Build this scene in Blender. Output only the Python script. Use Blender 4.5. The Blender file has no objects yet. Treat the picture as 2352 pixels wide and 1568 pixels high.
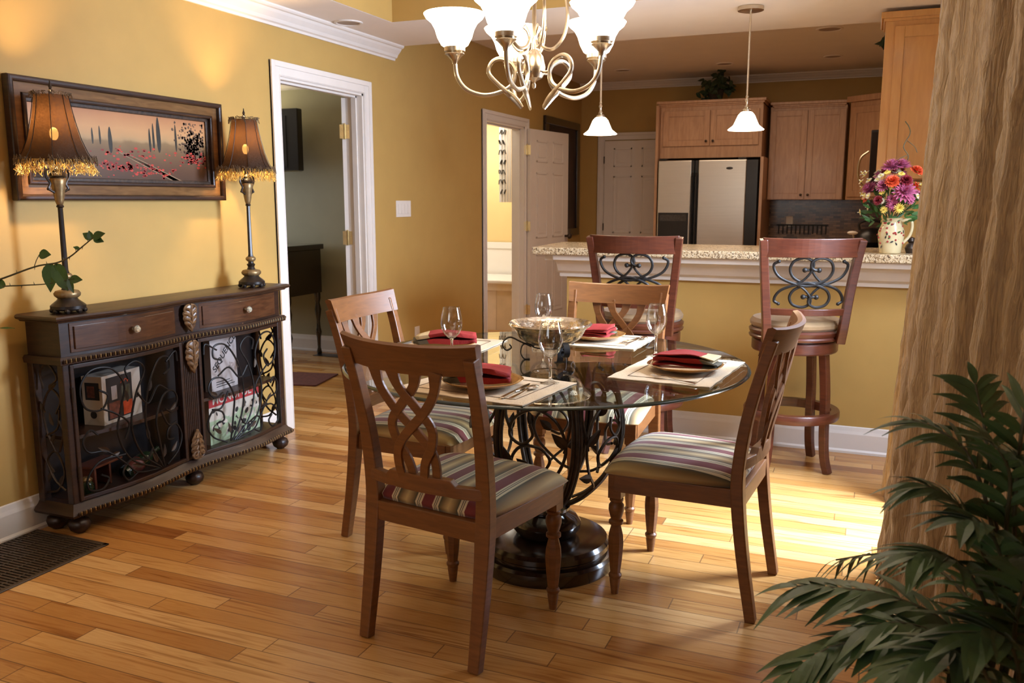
import bpy, math, random
from mathutils import Vector, Matrix, Quaternion
R = math.radians
PI = math.pi
random.seed(7)
S = bpy.context.scene
COL = S.collection

# ---------------------------------------------------------------- camera, world, light, exposure
cam_d = bpy.data.cameras.new('camera')
cam_d.sensor_width = 36.0
cam_d.lens = 36.0 * 1982.8 / 2352.0
cam_d.clip_start = 0.05
cam_d.clip_end = 60
cam = bpy.data.objects.new('camera', cam_d)
COL.objects.link(cam)
cam.location = (3.144, -1.3783, 1.3522)
cam.rotation_euler = (PI / 2 - 0.1623, 0, 0.3923)
cam_d.dof.use_dof = True
cam_d.dof.focus_distance = 2.9
cam_d.dof.aperture_fstop = 7.0
S.camera = cam

S.view_settings.view_transform = 'Standard'
S.view_settings.look = 'None'
S.view_settings.gamma = 1.0
S.view_settings.exposure = 0.70
S.view_settings.use_curve_mapping = False

w = bpy.data.worlds.new('world')
S.world = w
w.use_nodes = True
w.node_tree.nodes['Background'].inputs[0].default_value = (0.75, 0.86, 1.0, 1)
w.node_tree.nodes['Background'].inputs[1].default_value = 1.0


def light(name, kind, loc, power, color, size=0.1, rot=None, size_y=None, spot=None, blend=0.5):
    d = bpy.data.lights.new(name, kind)
    d.energy = power
    d.color = color
    if kind == 'AREA':
        d.shape = 'RECTANGLE' if size_y else 'DISK'
        d.size = size
        if size_y:
            d.size_y = size_y
    else:
        d.shadow_soft_size = size
    if spot:
        d.spot_size = spot
        d.spot_blend = blend
    o = bpy.data.objects.new(name, d)
    o.location = loc
    if rot:
        o.rotation_euler = rot
    COL.objects.link(o)
    return o


WARM = (1.0, 0.72, 0.42)
COOL = (0.72, 0.84, 1.0)
# daylight coming in through the glass door behind the curtains, the sky outside it
light('daylight_door', 'AREA', (4.02, 2.45, 1.55), 290, (0.64, 0.77, 1.0), 1.1,
      Vector((-1.0, -0.42, -0.75)).to_track_quat('-Z', 'Y').to_euler(), 1.3)
# window light of the study and the bathroom behind the two doorways
light('daylight_study', 'AREA', (-3.6, 3.9, 1.5), 24, (0.75, 0.85, 1.0), 1.4, (0, R(-90), 0), 1.4)
light('study_uplight', 'POINT', (-2.1, 4.70, 2.05), 16, (1.0, 0.86, 0.50), 0.08)
light('bathroom_light', 'AREA', (-0.9, 6.7, 2.36), 25, (1.0, 0.93, 0.80), 1.0, (0, 0, 0), 1.0)
# dim ceiling cans of the kitchen
light('kitchen_can_glow', 'AREA', (2.0, 6.0, 2.60), 16, (1.0, 0.74, 0.52), 1.8, (0, 0, 0), 1.2)
# added fill light from behind the camera: one area light and two unseen spots
light('rear_fill_light', 'AREA', (1.5, -3.42, 1.45), 9, (1.0, 0.90, 0.78), 1.7, (R(90), 0, 0), 1.3)
for cx_, cy_ in ((0.20, -1.0), (1.2, -1.6)):
    light('rear_fill_spot', 'SPOT', (cx_, cy_, 2.37), 17, (1.0, 0.74, 0.46), 0.05, (0, 0, 0), None, R(125), 0.8)

# ---------------------------------------------------------------- materials
MATS = {}


def mat(name, col, rough=0.5, metal=0.0, noise=None, bump=None, spec=0.5, coat=0.0, col2=None,
        scale=(1, 1, 1), emit=None, estr=0.0, trans=0.0, sheen=0.0):
    """noise=(scale, amount) mottles the base colour, bump=(scale, strength)"""
    m = bpy.data.materials.new(name)
    m.use_nodes = True
    nt = m.node_tree
    N, L = nt.nodes, nt.links
    b = N['Principled BSDF']
    b.inputs['Base Color'].default_value = (*col, 1)
    b.inputs['Roughness'].default_value = rough
    b.inputs['Metallic'].default_value = metal
    b.inputs['Specular IOR Level'].default_value = spec
    if coat:
        b.inputs['Coat Weight'].default_value = coat
        b.inputs['Coat Roughness'].default_value = 0.12
    if sheen:
        b.inputs['Sheen Weight'].default_value = sheen
    if trans:
        b.inputs['Transmission Weight'].default_value = trans
    if emit:
        b.inputs['Emission Color'].default_value = (*emit, 1)
        b.inputs['Emission Strength'].default_value = estr
    if noise or bump:
        tc = N.new('ShaderNodeTexCoord')
        mp = N.new('ShaderNodeMapping')
        mp.inputs['Scale'].default_value = scale
        L.new(tc.outputs['Object'], mp.inputs[0])
    if noise:
        n = N.new('ShaderNodeTexNoise')
        n.inputs['Scale'].default_value = noise[0]
        n.inputs['Detail'].default_value = 5
        L.new(mp.outputs[0], n.inputs['Vector'])
        r = N.new('ShaderNodeValToRGB')
        a = noise[1]
        r.color_ramp.elements[0].position = 0.3
        r.color_ramp.elements[1].position = 0.7
        c2 = col2 or [min(1, c * (1 + a)) for c in col]
        r.color_ramp.elements[0].color = (*[c * (1 - a) for c in col], 1)
        r.color_ramp.elements[1].color = (*c2, 1)
        L.new(n.outputs['Fac'], r.inputs[0])
        L.new(r.outputs[0], b.inputs['Base Color'])
    if bump:
        n2 = N.new('ShaderNodeTexNoise')
        n2.inputs['Scale'].default_value = bump[0]
        n2.inputs['Detail'].default_value = 3
        L.new(mp.outputs[0], n2.inputs['Vector'])
        bp = N.new('ShaderNodeBump')
        bp.inputs['Strength'].default_value = bump[1]
        bp.inputs['Distance'].default_value = 0.01
        L.new(n2.outputs['Fac'], bp.inputs['Height'])
        L.new(bp.outputs[0], b.inputs['Normal'])
    MATS[name] = m
    return m


def mth(N, L, op, a, b=None, c=None):
    n = N.new('ShaderNodeMath')
    n.operation = op
    for i, v in enumerate((a, b, c)):
        if v is None:
            continue
        if isinstance(v, (int, float)):
            n.inputs[i].default_value = v
        else:
            L.new(v, n.inputs[i])
    return n.outputs[0]


def ramp(N, L, fac, stops, interp='LINEAR'):
    r = N.new('ShaderNodeValToRGB')
    cr = r.color_ramp
    cr.interpolation = interp
    while len(cr.elements) < len(stops):
        cr.elements.new(0.5)
    for e, (p, c) in zip(cr.elements, stops):
        e.position = p
        e.color = (*c, 1)
    L.new(fac, r.inputs[0])
    return r.outputs[0]


def new_mat(name):
    m = bpy.data.materials.new(name)
    m.use_nodes = True
    MATS[name] = m
    nt = m.node_tree
    return m, nt.nodes, nt.links, nt.nodes['Principled BSDF']


def wood_floor():
    m, N, L, b = new_mat('oak_floor')
    tc = N.new('ShaderNodeTexCoord')
    sx = N.new('ShaderNodeSeparateXYZ')
    L.new(tc.outputs['Object'], sx.inputs[0])
    X, Y = sx.outputs[0], sx.outputs[1]
    ry = mth(N, L, 'DIVIDE', Y, 0.083)
    row = mth(N, L, 'FLOOR', ry)
    wn = N.new('ShaderNodeTexWhiteNoise')
    wn.noise_dimensions = '1D'
    L.new(row, wn.inputs['W'])
    off = mth(N, L, 'MULTIPLY', wn.outputs['Value'], 7.3)
    rx = mth(N, L, 'DIVIDE', mth(N, L, 'ADD', X, off), 0.82)
    cell = mth(N, L, 'FLOOR', rx)
    pid = mth(N, L, 'ADD', mth(N, L, 'MULTIPLY', row, 13.37), mth(N, L, 'MULTIPLY', cell, 3.71))
    wn2 = N.new('ShaderNodeTexWhiteNoise')
    wn2.noise_dimensions = '1D'
    L.new(pid, wn2.inputs['W'])
    base = ramp(N, L, wn2.outputs['Value'],
                [(0.0, (0.28, 0.108, 0.028)), (0.06, (0.42, 0.190, 0.050)), (0.45, (0.50, 0.250, 0.072)),
                 (0.75, (0.57, 0.315, 0.110)), (1.0, (0.64, 0.39, 0.16))])
    # grain stretched along the plank, shifted per plank
    cb = N.new('ShaderNodeCombineXYZ')
    L.new(mth(N, L, 'ADD', mth(N, L, 'MULTIPLY', X, 1.6), mth(N, L, 'MULTIPLY', wn2.outputs['Value'], 40)), cb.inputs[0])
    L.new(mth(N, L, 'MULTIPLY', Y, 26), cb.inputs[1])
    L.new(mth(N, L, 'MULTIPLY', wn2.outputs['Value'], 9), cb.inputs[2])
    g = N.new('ShaderNodeTexNoise')
    g.inputs['Scale'].default_value = 1.5
    g.inputs['Detail'].default_value = 7
    g.inputs['Distortion'].default_value = 1.2
    L.new(cb.outputs[0], g.inputs['Vector'])
    gr = ramp(N, L, g.outputs['Fac'], [(0.28, (0.46, 0.33, 0.22)), (0.42, (0.84, 0.76, 0.68)), (0.52, (1, 1, 1)), (0.62, (0.88, 0.84, 0.80)), (0.75, (1, 1, 1))])
    mx = N.new('ShaderNodeMix')
    mx.data_type = 'RGBA'
    mx.blend_type = 'MULTIPLY'
    mx.inputs['Factor'].default_value = 0.85
    L.new(base, mx.inputs[6])
    L.new(gr, mx.inputs[7])
    # gaps
    fy = mth(N, L, 'FRACT', ry)
    fx = mth(N, L, 'FRACT', rx)
    gy = mth(N, L, 'MULTIPLY', mth(N, L, 'GREATER_THAN', fy, 0.03), mth(N, L, 'LESS_THAN', fy, 0.985))
    gx = mth(N, L, 'MULTIPLY', mth(N, L, 'GREATER_THAN', fx, 0.003), mth(N, L, 'LESS_THAN', fx, 0.998))
    gap = mth(N, L, 'MULTIPLY', gy, gx)
    mx2 = N.new('ShaderNodeMix')
    mx2.data_type = 'RGBA'
    mx2.inputs[6].default_value = (0.13, 0.06, 0.025, 1)
    L.new(mth(N, L, 'ADD', mth(N, L, 'MULTIPLY', gap, 0.75), 0.25), mx2.inputs['Factor'])
    L.new(mx.outputs[2], mx2.inputs[7])
    L.new(mx2.outputs[2], b.inputs['Base Color'])
    b.inputs['Roughness'].default_value = 0.27
    b.inputs['Specular IOR Level'].default_value = 0.45
    bp = N.new('ShaderNodeBump')
    bp.inputs['Strength'].default_value = 0.12
    bp.inputs['Distance'].default_value = 0.003
    L.new(mth(N, L, 'ADD', gap, mth(N, L, 'MULTIPLY', g.outputs['Fac'], 0.25)), bp.inputs['Height'])
    L.new(bp.outputs[0], b.inputs['Normal'])
    return m


def stained(name, dark, light_, rough=0.35, sc=(3, 3, 22), coat=0.25):
    m, N, L, b = new_mat(name)
    tc = N.new('ShaderNodeTexCoord')
    mp = N.new('ShaderNodeMapping')
    mp.inputs['Scale'].default_value = sc
    L.new(tc.outputs['Object'], mp.inputs[0])
    n = N.new('ShaderNodeTexNoise')
    n.inputs['Scale'].default_value = 3.0
    n.inputs['Detail'].default_value = 6
    n.inputs['Distortion'].default_value = 0.8
    L.new(mp.outputs[0], n.inputs['Vector'])
    c = ramp(N, L, n.outputs['Fac'], [(0.3, dark), (0.7, light_)])
    L.new(c, b.inputs['Base Color'])
    b.inputs['Roughness'].default_value = rough
    b.inputs['Coat Weight'].default_value = coat
    b.inputs['Coat Roughness'].default_value = 0.15
    return m


def stripe_fabric():
    m, N, L, b = new_mat('striped_seat_fabric')
    tc = N.new('ShaderNodeTexCoord')
    sx = N.new('ShaderNodeSeparateXYZ')
    L.new(tc.outputs['Object'], sx.inputs[0])
    f = mth(N, L, 'FRACT', mth(N, L, 'DIVIDE', mth(N, L, 'ADD', sx.outputs[0], 2.0345), 0.155))
    mar, crm, blk = (0.16, 0.012, 0.010), (0.62, 0.49, 0.30), (0.012, 0.010, 0.008)
    grn, tan, hl = (0.050, 0.044, 0.020), (0.23, 0.132, 0.044), (0.54, 0.37, 0.15)
    st = [(0.0, mar), (0.23, mar), (0.235, crm), (0.27, crm), (0.275, blk), (0.285, blk), (0.29, crm), (0.31, crm),
          (0.315, blk), (0.325, blk), (0.33, crm), (0.37, crm), (0.38, grn), (0.47, tan), (0.60, hl), (0.73, tan),
          (0.82, grn), (0.825, crm), (0.87, crm), (0.875, blk), (0.885, blk), (0.89, crm), (0.91, crm),
          (0.915, blk), (0.925, blk), (0.93, crm), (0.975, crm), (0.98, mar)]
    c = ramp(N, L, f, st)
    L.new(c, b.inputs['Base Color'])
    b.inputs['Roughness'].default_value = 0.75
    b.inputs['Sheen Weight'].default_value = 0.2
    return m


def thin_glass(name, tint=(0.93, 0.97, 0.94), ior=1.5, rough=0.0, boost=1.0):
    m = bpy.data.materials.new(name)
    m.use_nodes = True
    MATS[name] = m
    nt = m.node_tree
    N, L = nt.nodes, nt.links
    N.remove(N['Principled BSDF'])
    t = N.new('ShaderNodeBsdfTransparent')
    t.inputs[0].default_value = (*tint, 1)
    g = N.new('ShaderNodeBsdfGlossy')
    g.inputs['Roughness'].default_value = rough
    fr = N.new('ShaderNodeLayerWeight')
    fr.inputs['Blend'].default_value = 0.5
    mx = N.new('ShaderNodeMixShader')
    f0 = ((ior - 1) / (ior + 1)) ** 2
    f = mth(N, L, 'ADD', mth(N, L, 'MULTIPLY', mth(N, L, 'POWER', fr.outputs['Facing'], 5.0), 1 - f0), f0)
    f = mth(N, L, 'MULTIPLY', f, boost)
    f = mth(N, L, 'MINIMUM', f, 0.95)
    L.new(f, mx.inputs[0])
    L.new(t.outputs[0], mx.inputs[1])
    L.new(g.outputs[0], mx.inputs[2])
    L.new(mx.outputs[0], N['Material Output'].inputs[0])
    return m


def speckle(name, stops, scale, rough=0.2):
    m, N, L, b = new_mat(name)
    tc = N.new('ShaderNodeTexCoord')
    v = N.new('ShaderNodeTexVoronoi')
    v.inputs['Scale'].default_value = scale
    L.new(tc.outputs['Object'], v.inputs['Vector'])
    sp = N.new('ShaderNodeSeparateColor')
    L.new(v.outputs['Color'], sp.inputs[0])
    L.new(ramp(N, L, sp.outputs[0], stops), b.inputs['Base Color'])
    b.inputs['Roughness'].default_value = rough
    return m


def mosaic(name):
    m, N, L, b = new_mat(name)
    tc = N.new('ShaderNodeTexCoord')
    mp = N.new('ShaderNodeMapping')
    mp.inputs['Rotation'].default_value = (R(90), 0, 0)
    L.new(tc.outputs['Object'], mp.inputs[0])
    br = N.new('ShaderNodeTexBrick')
    br.inputs['Scale'].default_value = 1.0
    br.inputs['Brick Width'].default_value = 0.07
    br.inputs['Row Height'].default_value = 0.022
    br.inputs['Mortar Size'].default_value = 0.0015
    br.inputs['Color1'].default_value = (0.07, 0.038, 0.022, 1)
    br.inputs['Color2'].default_value = (0.27, 0.155, 0.085, 1)
    br.inputs['Mortar'].default_value = (0.08, 0.06, 0.05, 1)
    L.new(mp.outputs[0], br.inputs['Vector'])
    L.new(br.outputs['Color'], b.inputs['Base Color'])
    b.inputs['Roughness'].default_value = 0.2
    return m


def lampshade_mat(name, col, mix=0.55):
    m = bpy.data.materials.new(name)
    m.use_nodes = True
    MATS[name] = m
    N, L = m.node_tree.nodes, m.node_tree.links
    b = N['Principled BSDF']
    b.inputs['Base Color'].default_value = (0.035, 0.020, 0.010, 1)
    b.inputs['Roughness'].default_value = 0.8
    t = N.new('ShaderNodeBsdfTranslucent')
    t.inputs[0].default_value = (*col, 1)
    p = N.new('ShaderNodeBsdfTransparent')
    p.inputs[0].default_value = (0.8, 0.55, 0.28, 1)
    tc = N.new('ShaderNodeTexCoord')
    n = N.new('ShaderNodeTexNoise')
    n.inputs['Scale'].default_value = 160
    L.new(tc.outputs['Object'], n.inputs['Vector'])
    m1 = N.new('ShaderNodeMixShader')
    L.new(mth(N, L, 'MULTIPLY', n.outputs['Fac'], mix * 2), m1.inputs[0])
    L.new(b.outputs[0], m1.inputs[1])
    L.new(t.outputs[0], m1.inputs[2])
    m2 = N.new('ShaderNodeMixShader')
    m2.inputs[0].default_value = 0.012
    L.new(m1.outputs[0], m2.inputs[1])
    L.new(p.outputs[0], m2.inputs[2])
    L.new(m2.outputs[0], N['Material Output'].inputs[0])
    return m


def curtain_mat(name='crinkled_curtain', c1=(0.26, 0.160, 0.068), c2=(0.40, 0.265, 0.120)):
    m, N, L, b = new_mat(name)
    tc = N.new('ShaderNodeTexCoord')
    mp = N.new('ShaderNodeMapping')
    mp.inputs['Scale'].default_value = (1, 1, 0.12)
    L.new(tc.outputs['Object'], mp.inputs[0])
    n = N.new('ShaderNodeTexNoise')
    n.inputs['Scale'].default_value = 85
    n.inputs['Detail'].default_value = 3
    n.inputs['Distortion'].default_value = 1.5
    L.new(mp.outputs[0], n.inputs['Vector'])
    L.new(ramp(N, L, n.outputs['Fac'], [(0.35, c1), (0.62, c2)]), b.inputs['Base Color'])
    b.inputs['Roughness'].default_value = 0.5
    b.inputs['Sheen Weight'].default_value = 0.3
    bp = N.new('ShaderNodeBump')
    bp.inputs['Strength'].default_value = 0.6
    bp.inputs['Distance'].default_value = 0.012
    L.new(n.outputs['Fac'], bp.inputs['Height'])
    L.new(bp.outputs[0], b.inputs['Normal'])
    return m


GOLD_WALL = mat('gold_wall_paint', (0.460, 0.288, 0.086), 0.55, noise=(6, 0.03), bump=(220, 0.03), spec=0.3)
STUDY_WALL = mat('olive_wall_paint', (0.34, 0.31, 0.20), 0.6, noise=(6, 0.03), spec=0.3)
BATH_WALL = mat('pale_yellow_paint', (0.80, 0.62, 0.30), 0.6, noise=(6, 0.02), spec=0.3)
CEIL = mat('ceiling_paint', (0.82, 0.76, 0.71), 0.75, noise=(5, 0.02), spec=0.2)
TRIM = mat('white_trim_paint', (0.72, 0.66, 0.60), 0.35, noise=(10, 0.02))
DOORP = mat('door_paint', (0.72, 0.65, 0.58), 0.4, noise=(10, 0.02))
FLOOR = wood_floor()
CHAIR = stained('honey_brown_wood', (0.150, 0.054, 0.013), (0.220, 0.082, 0.020), 0.46, coat=0.06)
CHERRY = stained('cherry_wood', (0.060, 0.014, 0.007), (0.105, 0.026, 0.011), 0.34, coat=0.2)
DARKW = stained('dark_walnut', (0.014, 0.005, 0.0025), (0.038, 0.014, 0.006), 0.42, coat=0.12)
BASEW = stained('espresso_wood', (0.010, 0.005, 0.003), (0.022, 0.010, 0.006), 0.16, coat=0.7)
MAPLE = stained('maple_cabinet', (0.42, 0.225, 0.12), (0.55, 0.32, 0.18), 0.4, sc=(14, 14, 2))
MAPLE2 = stained('golden_maple', (0.50, 0.245, 0.075), (0.58, 0.30, 0.095), 0.4, sc=(14, 14, 2))
CUSH = mat('tan_suede', (0.24, 0.145, 0.065), 0.85, noise=(14, 0.12), sheen=0.15)
STRIPE = stripe_fabric()
IRON = mat('wrought_iron', (0.011, 0.009, 0.008), 0.5, 0.35, noise=(30, 0.3))
BRONZE = mat('antique_bronze_iron', (0.050, 0.032, 0.020), 0.42, 0.55, noise=(40, 0.35))
NICKEL = mat('brushed_nickel', (0.62, 0.54, 0.42), 0.28, 1.0, noise=(30, 0.05))
BRASS = mat('brass', (0.75, 0.60, 0.30), 0.3, 1.0, noise=(30, 0.1))
GOLDC = mat('gilt_highlight', (0.30, 0.20, 0.09), 0.4, 0.6, noise=(60, 0.2))
LAMPW = mat('black_bronze_resin', (0.022, 0.014, 0.010), 0.35, 0.3, noise=(40, 0.3))
STEEL = mat('stainless_steel', (0.62, 0.58, 0.53), 0.30, 1.0, noise=(3, 0.04), scale=(1, 1, 60))
BLACKP = mat('black_plastic', (0.012, 0.010, 0.010), 0.3, noise=(20, 0.1))
SILVER = mat('silverware', (0.75, 0.73, 0.70), 0.12, 1.0, noise=(20, 0.03))
TOPGLASS = thin_glass('table_glass', (0.80, 0.84, 0.80), 1.5, 0.0, 1.3)
EDGEGLASS = mat('green_glass_edge', (0.006, 0.018, 0.013), 0.12, noise=(6, 0.3), spec=0.4)
GOBLET = thin_glass('goblet_glass', (0.95, 0.95, 0.95), 1.6, 0.02, 2.0)
CRYSTAL = mat('clear_crystal', (0.98, 0.98, 0.98), 0.0, noise=(5, 0.01), trans=1.0)
PANE = thin_glass('window_glass', (0.97, 0.98, 0.98), 1.45)
LINEN = mat('cream_linen', (0.62, 0.50, 0.34), 0.85, noise=(60, 0.05), bump=(180, 0.25))
STITCH = mat('brown_stitching', (0.14, 0.08, 0.04), 0.9, noise=(40, 0.1))
REDC = mat('red_napkin_cotton', (0.28, 0.012, 0.009), 0.85, noise=(60, 0.08), bump=(240, 0.15))
CREAMC = mat('cream_napkin_hem', (0.60, 0.48, 0.27), 0.85, noise=(60, 0.06))
OLIVEC = mat('olive_napkin_lining', (0.10, 0.085, 0.05), 0.85, noise=(60, 0.1))
PLATE = mat('amber_stoneware', (0.36, 0.17, 0.045), 0.12, noise=(12, 0.25), coat=0.6)
MERC = mat('mercury_glass', (0.58, 0.49, 0.37), 0.12, 0.9, noise=(28, 0.5), bump=(40, 0.3))
GRANITE = speckle('tan_granite', [(0.0, (0.08, 0.05, 0.03)), (0.16, (0.24, 0.15, 0.075)), (0.4, (0.50, 0.36, 0.20)), (0.8, (0.62, 0.49, 0.31)), (1.0, (0.70, 0.60, 0.42))], 190)
MOSAIC = mosaic('mosaic_tile')
CURT = curtain_mat()
SHADE = lampshade_mat('bronze_lampshade', (0.008, 0.0035, 0.0013))
SHADEG = mat('frosted_glass_lit', (0.9, 0.85, 0.75), 0.4, emit=(1.0, 0.80, 0.56), estr=7.5)
BULB = mat('lit_bulb', (1, 1, 1), 0.4, emit=(1.0, 0.78, 0.50), estr=150.0)
PLASTW = mat('white_plastic', (0.75, 0.68, 0.60), 0.4, noise=(20, 0.02))
LEAF = mat('palm_leaf', (0.055, 0.105, 0.032), 0.42, noise=(14, 0.35), sheen=0.1)
LEAF2 = mat('rose_leaf', (0.045, 0.12, 0.025), 0.4, noise=(30, 0.3))
IVY = mat('ivy_leaf', (0.025, 0.045, 0.018), 0.5, noise=(30, 0.3))
STEM = mat('brown_green_stem', (0.07, 0.065, 0.028), 0.6, noise=(30, 0.3))
TERRA = mat('terracotta', (0.22, 0.09, 0.045), 0.7, noise=(10, 0.2))
SOIL = mat('potting_soil', (0.03, 0.02, 0.012), 0.95, noise=(50, 0.4))


# ---------------------------------------------------------------- mesh builder
class M:
    def __init__(s):
        s.v, s.f, s.mi = [], [], []

    def add(s, vs, fs, mi=0, mt=None):
        k = len(s.v)
        for p in vs:
            p = Vector(p)
            s.v.append(mt @ p if mt else p)
        for f in fs:
            s.f.append([k + i for i in f])
            s.mi.append(mi)
        return s

    def box(s, x0, x1, y0, y1, z0, z1, mi=0, mt=None):
        vs = [(x0, y0, z0), (x1, y0, z0), (x1, y1, z0), (x0, y1, z0), (x0, y0, z1), (x1, y0, z1), (x1, y1, z1), (x0, y1, z1)]
        return s.add(vs, [(0, 3, 2, 1), (4, 5, 6, 7), (0, 1, 5, 4), (1, 2, 6, 5), (2, 3, 7, 6), (3, 0, 4, 7)], mi, mt)

    def lathe(s, prof, n=32, c=(0, 0, 0), mi=0, mt=None, lobes=0, la=0.0, closed=True, sx=1, sy=1):
        vs, fs = [], []
        for r, z in prof:
            for i in range(n):
                a = 2 * PI * i / n
                rr = r * (1 + (la * abs(math.cos(lobes * a / 2)) if lobes else 0))
                vs.append((c[0] + sx * rr * math.cos(a), c[1] + sy * rr * math.sin(a), c[2] + z))
        m = len(prof)
        for j in range(m - 1):
            for i in range(n):
                fs.append((j * n + i, j * n + (i + 1) % n, (j + 1) * n + (i + 1) % n, (j + 1) * n + i))
        if closed:
            if prof[0][0] > 1e-5:
                fs.append(tuple(reversed(range(n))))
            if prof[-1][0] > 1e-5:
                fs.append(tuple(range((m - 1) * n, m * n)))
        return s.add(vs, fs, mi, mt)

    def tube(s, pts, r, n=8, sec=None, up=None, mi=0, mt=None, closed=False, cap=True):
        pts = [Vector(p) for p in pts]
        m = len(pts)
        if not isinstance(r, (list, tuple)):
            r = [r] * m
        if sec is None:
            sec = [(math.cos(2 * PI * i / n), math.sin(2 * PI * i / n)) for i in range(n)]
        n = len(sec)
        vs, fs = [], []
        nr = None
        for i, p in enumerate(pts):
            if closed:
                t = pts[(i + 1) % m] - pts[i - 1]
            else:
                t = pts[min(i + 1, m - 1)] - pts[max(i - 1, 0)]
            if t.length < 1e-9:
                t = Vector((0, 0, 1))
            t.normalize()
            if up is not None:
                a = t.cross(Vector(up))
                if a.length < 1e-4:
                    a = t.orthogonal()
                a.normalize()
            else:
                if nr is None:
                    a = t.orthogonal().normalized()
                else:
                    a = nr - t * nr.dot(t)
                    if a.length < 1e-6:
                        a = t.orthogonal()
                    a.normalize()
                nr = a
            b = t.cross(a)
            rr = r[i]
            ra, rb = rr if isinstance(rr, (list, tuple)) else (rr, rr)
            for (u, v) in sec:
                vs.append(p + a * (u * ra) + b * (v * rb))
        for j in range(m if closed else m - 1):
            j2 = (j + 1) % m
            for i in range(n):
                fs.append((j * n + i, j * n + (i + 1) % n, j2 * n + (i + 1) % n, j2 * n + i))
        if cap and not closed:
            fs.append(tuple(reversed(range(n))))
            fs.append(tuple(range((m - 1) * n, m * n)))
        return s.add(vs, fs, mi, mt)

    def bar(s, pts, w, h, up, mi=0, mt=None):
        """rectangular section: w across (t x up), h along up-ish"""
        sq = [(-.5, -.5), (.5, -.5), (.5, .5), (-.5, .5)]
        if not isinstance(w, (list, tuple)):
            w = [w] * len(pts)
        if not isinstance(h, (list, tuple)):
            h = [h] * len(pts)
        return s.tube(pts, [(a, b) for a, b in zip(w, h)], sec=sq, up=up, mi=mi, mt=mt)

    def ball(s, c, r, mi=0, n=12, sc=(1, 1, 1), mt=None):
        prof = [(r * math.sin(PI * k / (n // 2)), -r * math.cos(PI * k / (n // 2))) for k in range(n // 2 + 1)]
        vs, fs = [], []
        mm = M().lathe(prof, n)
        vs = [(c[0] + p.x * sc[0], c[1] + p.y * sc[1], c[2] + p.z * sc[2]) for p in mm.v]
        return s.add(vs, mm.f, mi, mt)

    def prism(s, poly, z0, z1, mi=0, mt=None):
        n = len(poly)
        vs = [(x, y, z0) for x, y in poly] + [(x, y, z1) for x, y in poly]
        fs = [tuple(reversed(range(n))), tuple(range(n, 2 * n))]
        fs += [(i, (i + 1) % n, n + (i + 1) % n, n + i) for i in range(n)]
        return s.add(vs, fs, mi, mt)

    def leaf(s, base, d, length, width, nrm, mi=0, k=4, droop=0.0, fold=0.15):
        """pointed blade with a folded midrib"""
        base, d, nrm = Vector(base), Vector(d).normalized(), Vector(nrm)
        side = d.cross(nrm)
        if side.length < 1e-4:
            side = d.orthogonal()
        side.normalize()
        up = side.cross(d).normalized()
        vs, fs = [], []
        for i in range(k + 1):
            t = i / k
            wd = width * 0.5 * math.sin(PI * (0.06 + 0.94 * t) ** 0.8) if i < k else 0.0008
            c = base + d * (length * t) + Vector((0, 0, -1)) * (droop * length * t * t)
            vs += [c - side * wd + up * (wd * fold), c, c + side * wd + up * (wd * fold)]
        for i in range(k):
            a = i * 3
            fs += [(a, a + 1, a + 4, a + 3), (a + 1, a + 2, a + 5, a + 4)]
        return s.add(vs, fs, mi)

    def build(s, name, mats, parent=None, smooth=False, bevel=0, seg=2, solid=0, sub=0, angle=35):
        me = bpy.data.meshes.new(name)
        me.from_pydata([tuple(p) for p in s.v], [], s.f)
        if not isinstance(mats, (list, tuple)):
            mats = [mats]
        for m_ in mats:
            me.materials.append(m_)
        for p, i in zip(me.polygons, s.mi):
            p.material_index = i
        me.update()
        import bmesh
        b = bmesh.new()
        b.from_mesh(me)
        bmesh.ops.recalc_face_normals(b, faces=b.faces)
        b.to_mesh(me)
        b.free()
        o = bpy.data.objects.new(name, me)
        COL.objects.link(o)
        if parent is not None:
            o.parent = parent
        if smooth:
            me.polygons.foreach_set('use_smooth', [True] * len(me.polygons))
            try:
                me.set_sharp_from_angle(angle=R(angle))
            except Exception:
                pass
        if solid:
            q = o.modifiers.new('solid', 'SOLIDIFY')
            q.thickness = solid
            q.offset = 0
        if bevel:
            q = o.modifiers.new('bevel', 'BEVEL')
            q.width = bevel
            q.segments = seg
            q.limit_method = 'ANGLE'
            q.angle_limit = R(40)
        if sub:
            q = o.modifiers.new('sub', 'SUBSURF')
            q.levels = sub
            q.render_levels = sub
        return o


def cr(pts, k=6, closed=False):
    """catmull-rom through points"""
    P = [Vector(p if len(p) == 3 else (p[0], 0, p[1])) for p in pts]
    n = len(P)
    out = []
    rng = range(n) if closed else range(n - 1)
    for i in rng:
        p0 = P[(i - 1) % n] if (closed or i > 0) else P[0] * 2 - P[1]
        p1, p2 = P[i], P[(i + 1) % n]
        p3 = P[(i + 2) % n] if (closed or i + 2 < n) else P[n - 1] * 2 - P[n - 2]
        for j in range(k):
            t = j / k
            out.append(0.5 * ((2 * p1) + (p2 - p0) * t + (2 * p0 - 5 * p1 + 4 * p2 - p3) * t * t + (3 * p1 - p0 - 3 * p2 + p3) * t ** 3))
    if not closed:
        out.append(P[-1])
    return out


def spiral(c, r0, r1, a0, a1, n=24):
    return [(c[0] + (r0 + (r1 - r0) * t / n) * math.cos(R(a0 + (a1 - a0) * t / n)),
             c[1] + (r0 + (r1 - r0) * t / n) * math.sin(R(a0 + (a1 - a0) * t / n))) for t in range(n + 1)]


def thing(name, label, cat, loc=(0, 0, 0), rz=0.0, group=None):
    o = bpy.data.objects.new(name, None)
    o.empty_display_size = 0.1
    COL.objects.link(o)
    o.location = loc
    o.rotation_euler = (0, 0, rz)
    return tag(o, label, cat, group)


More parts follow.
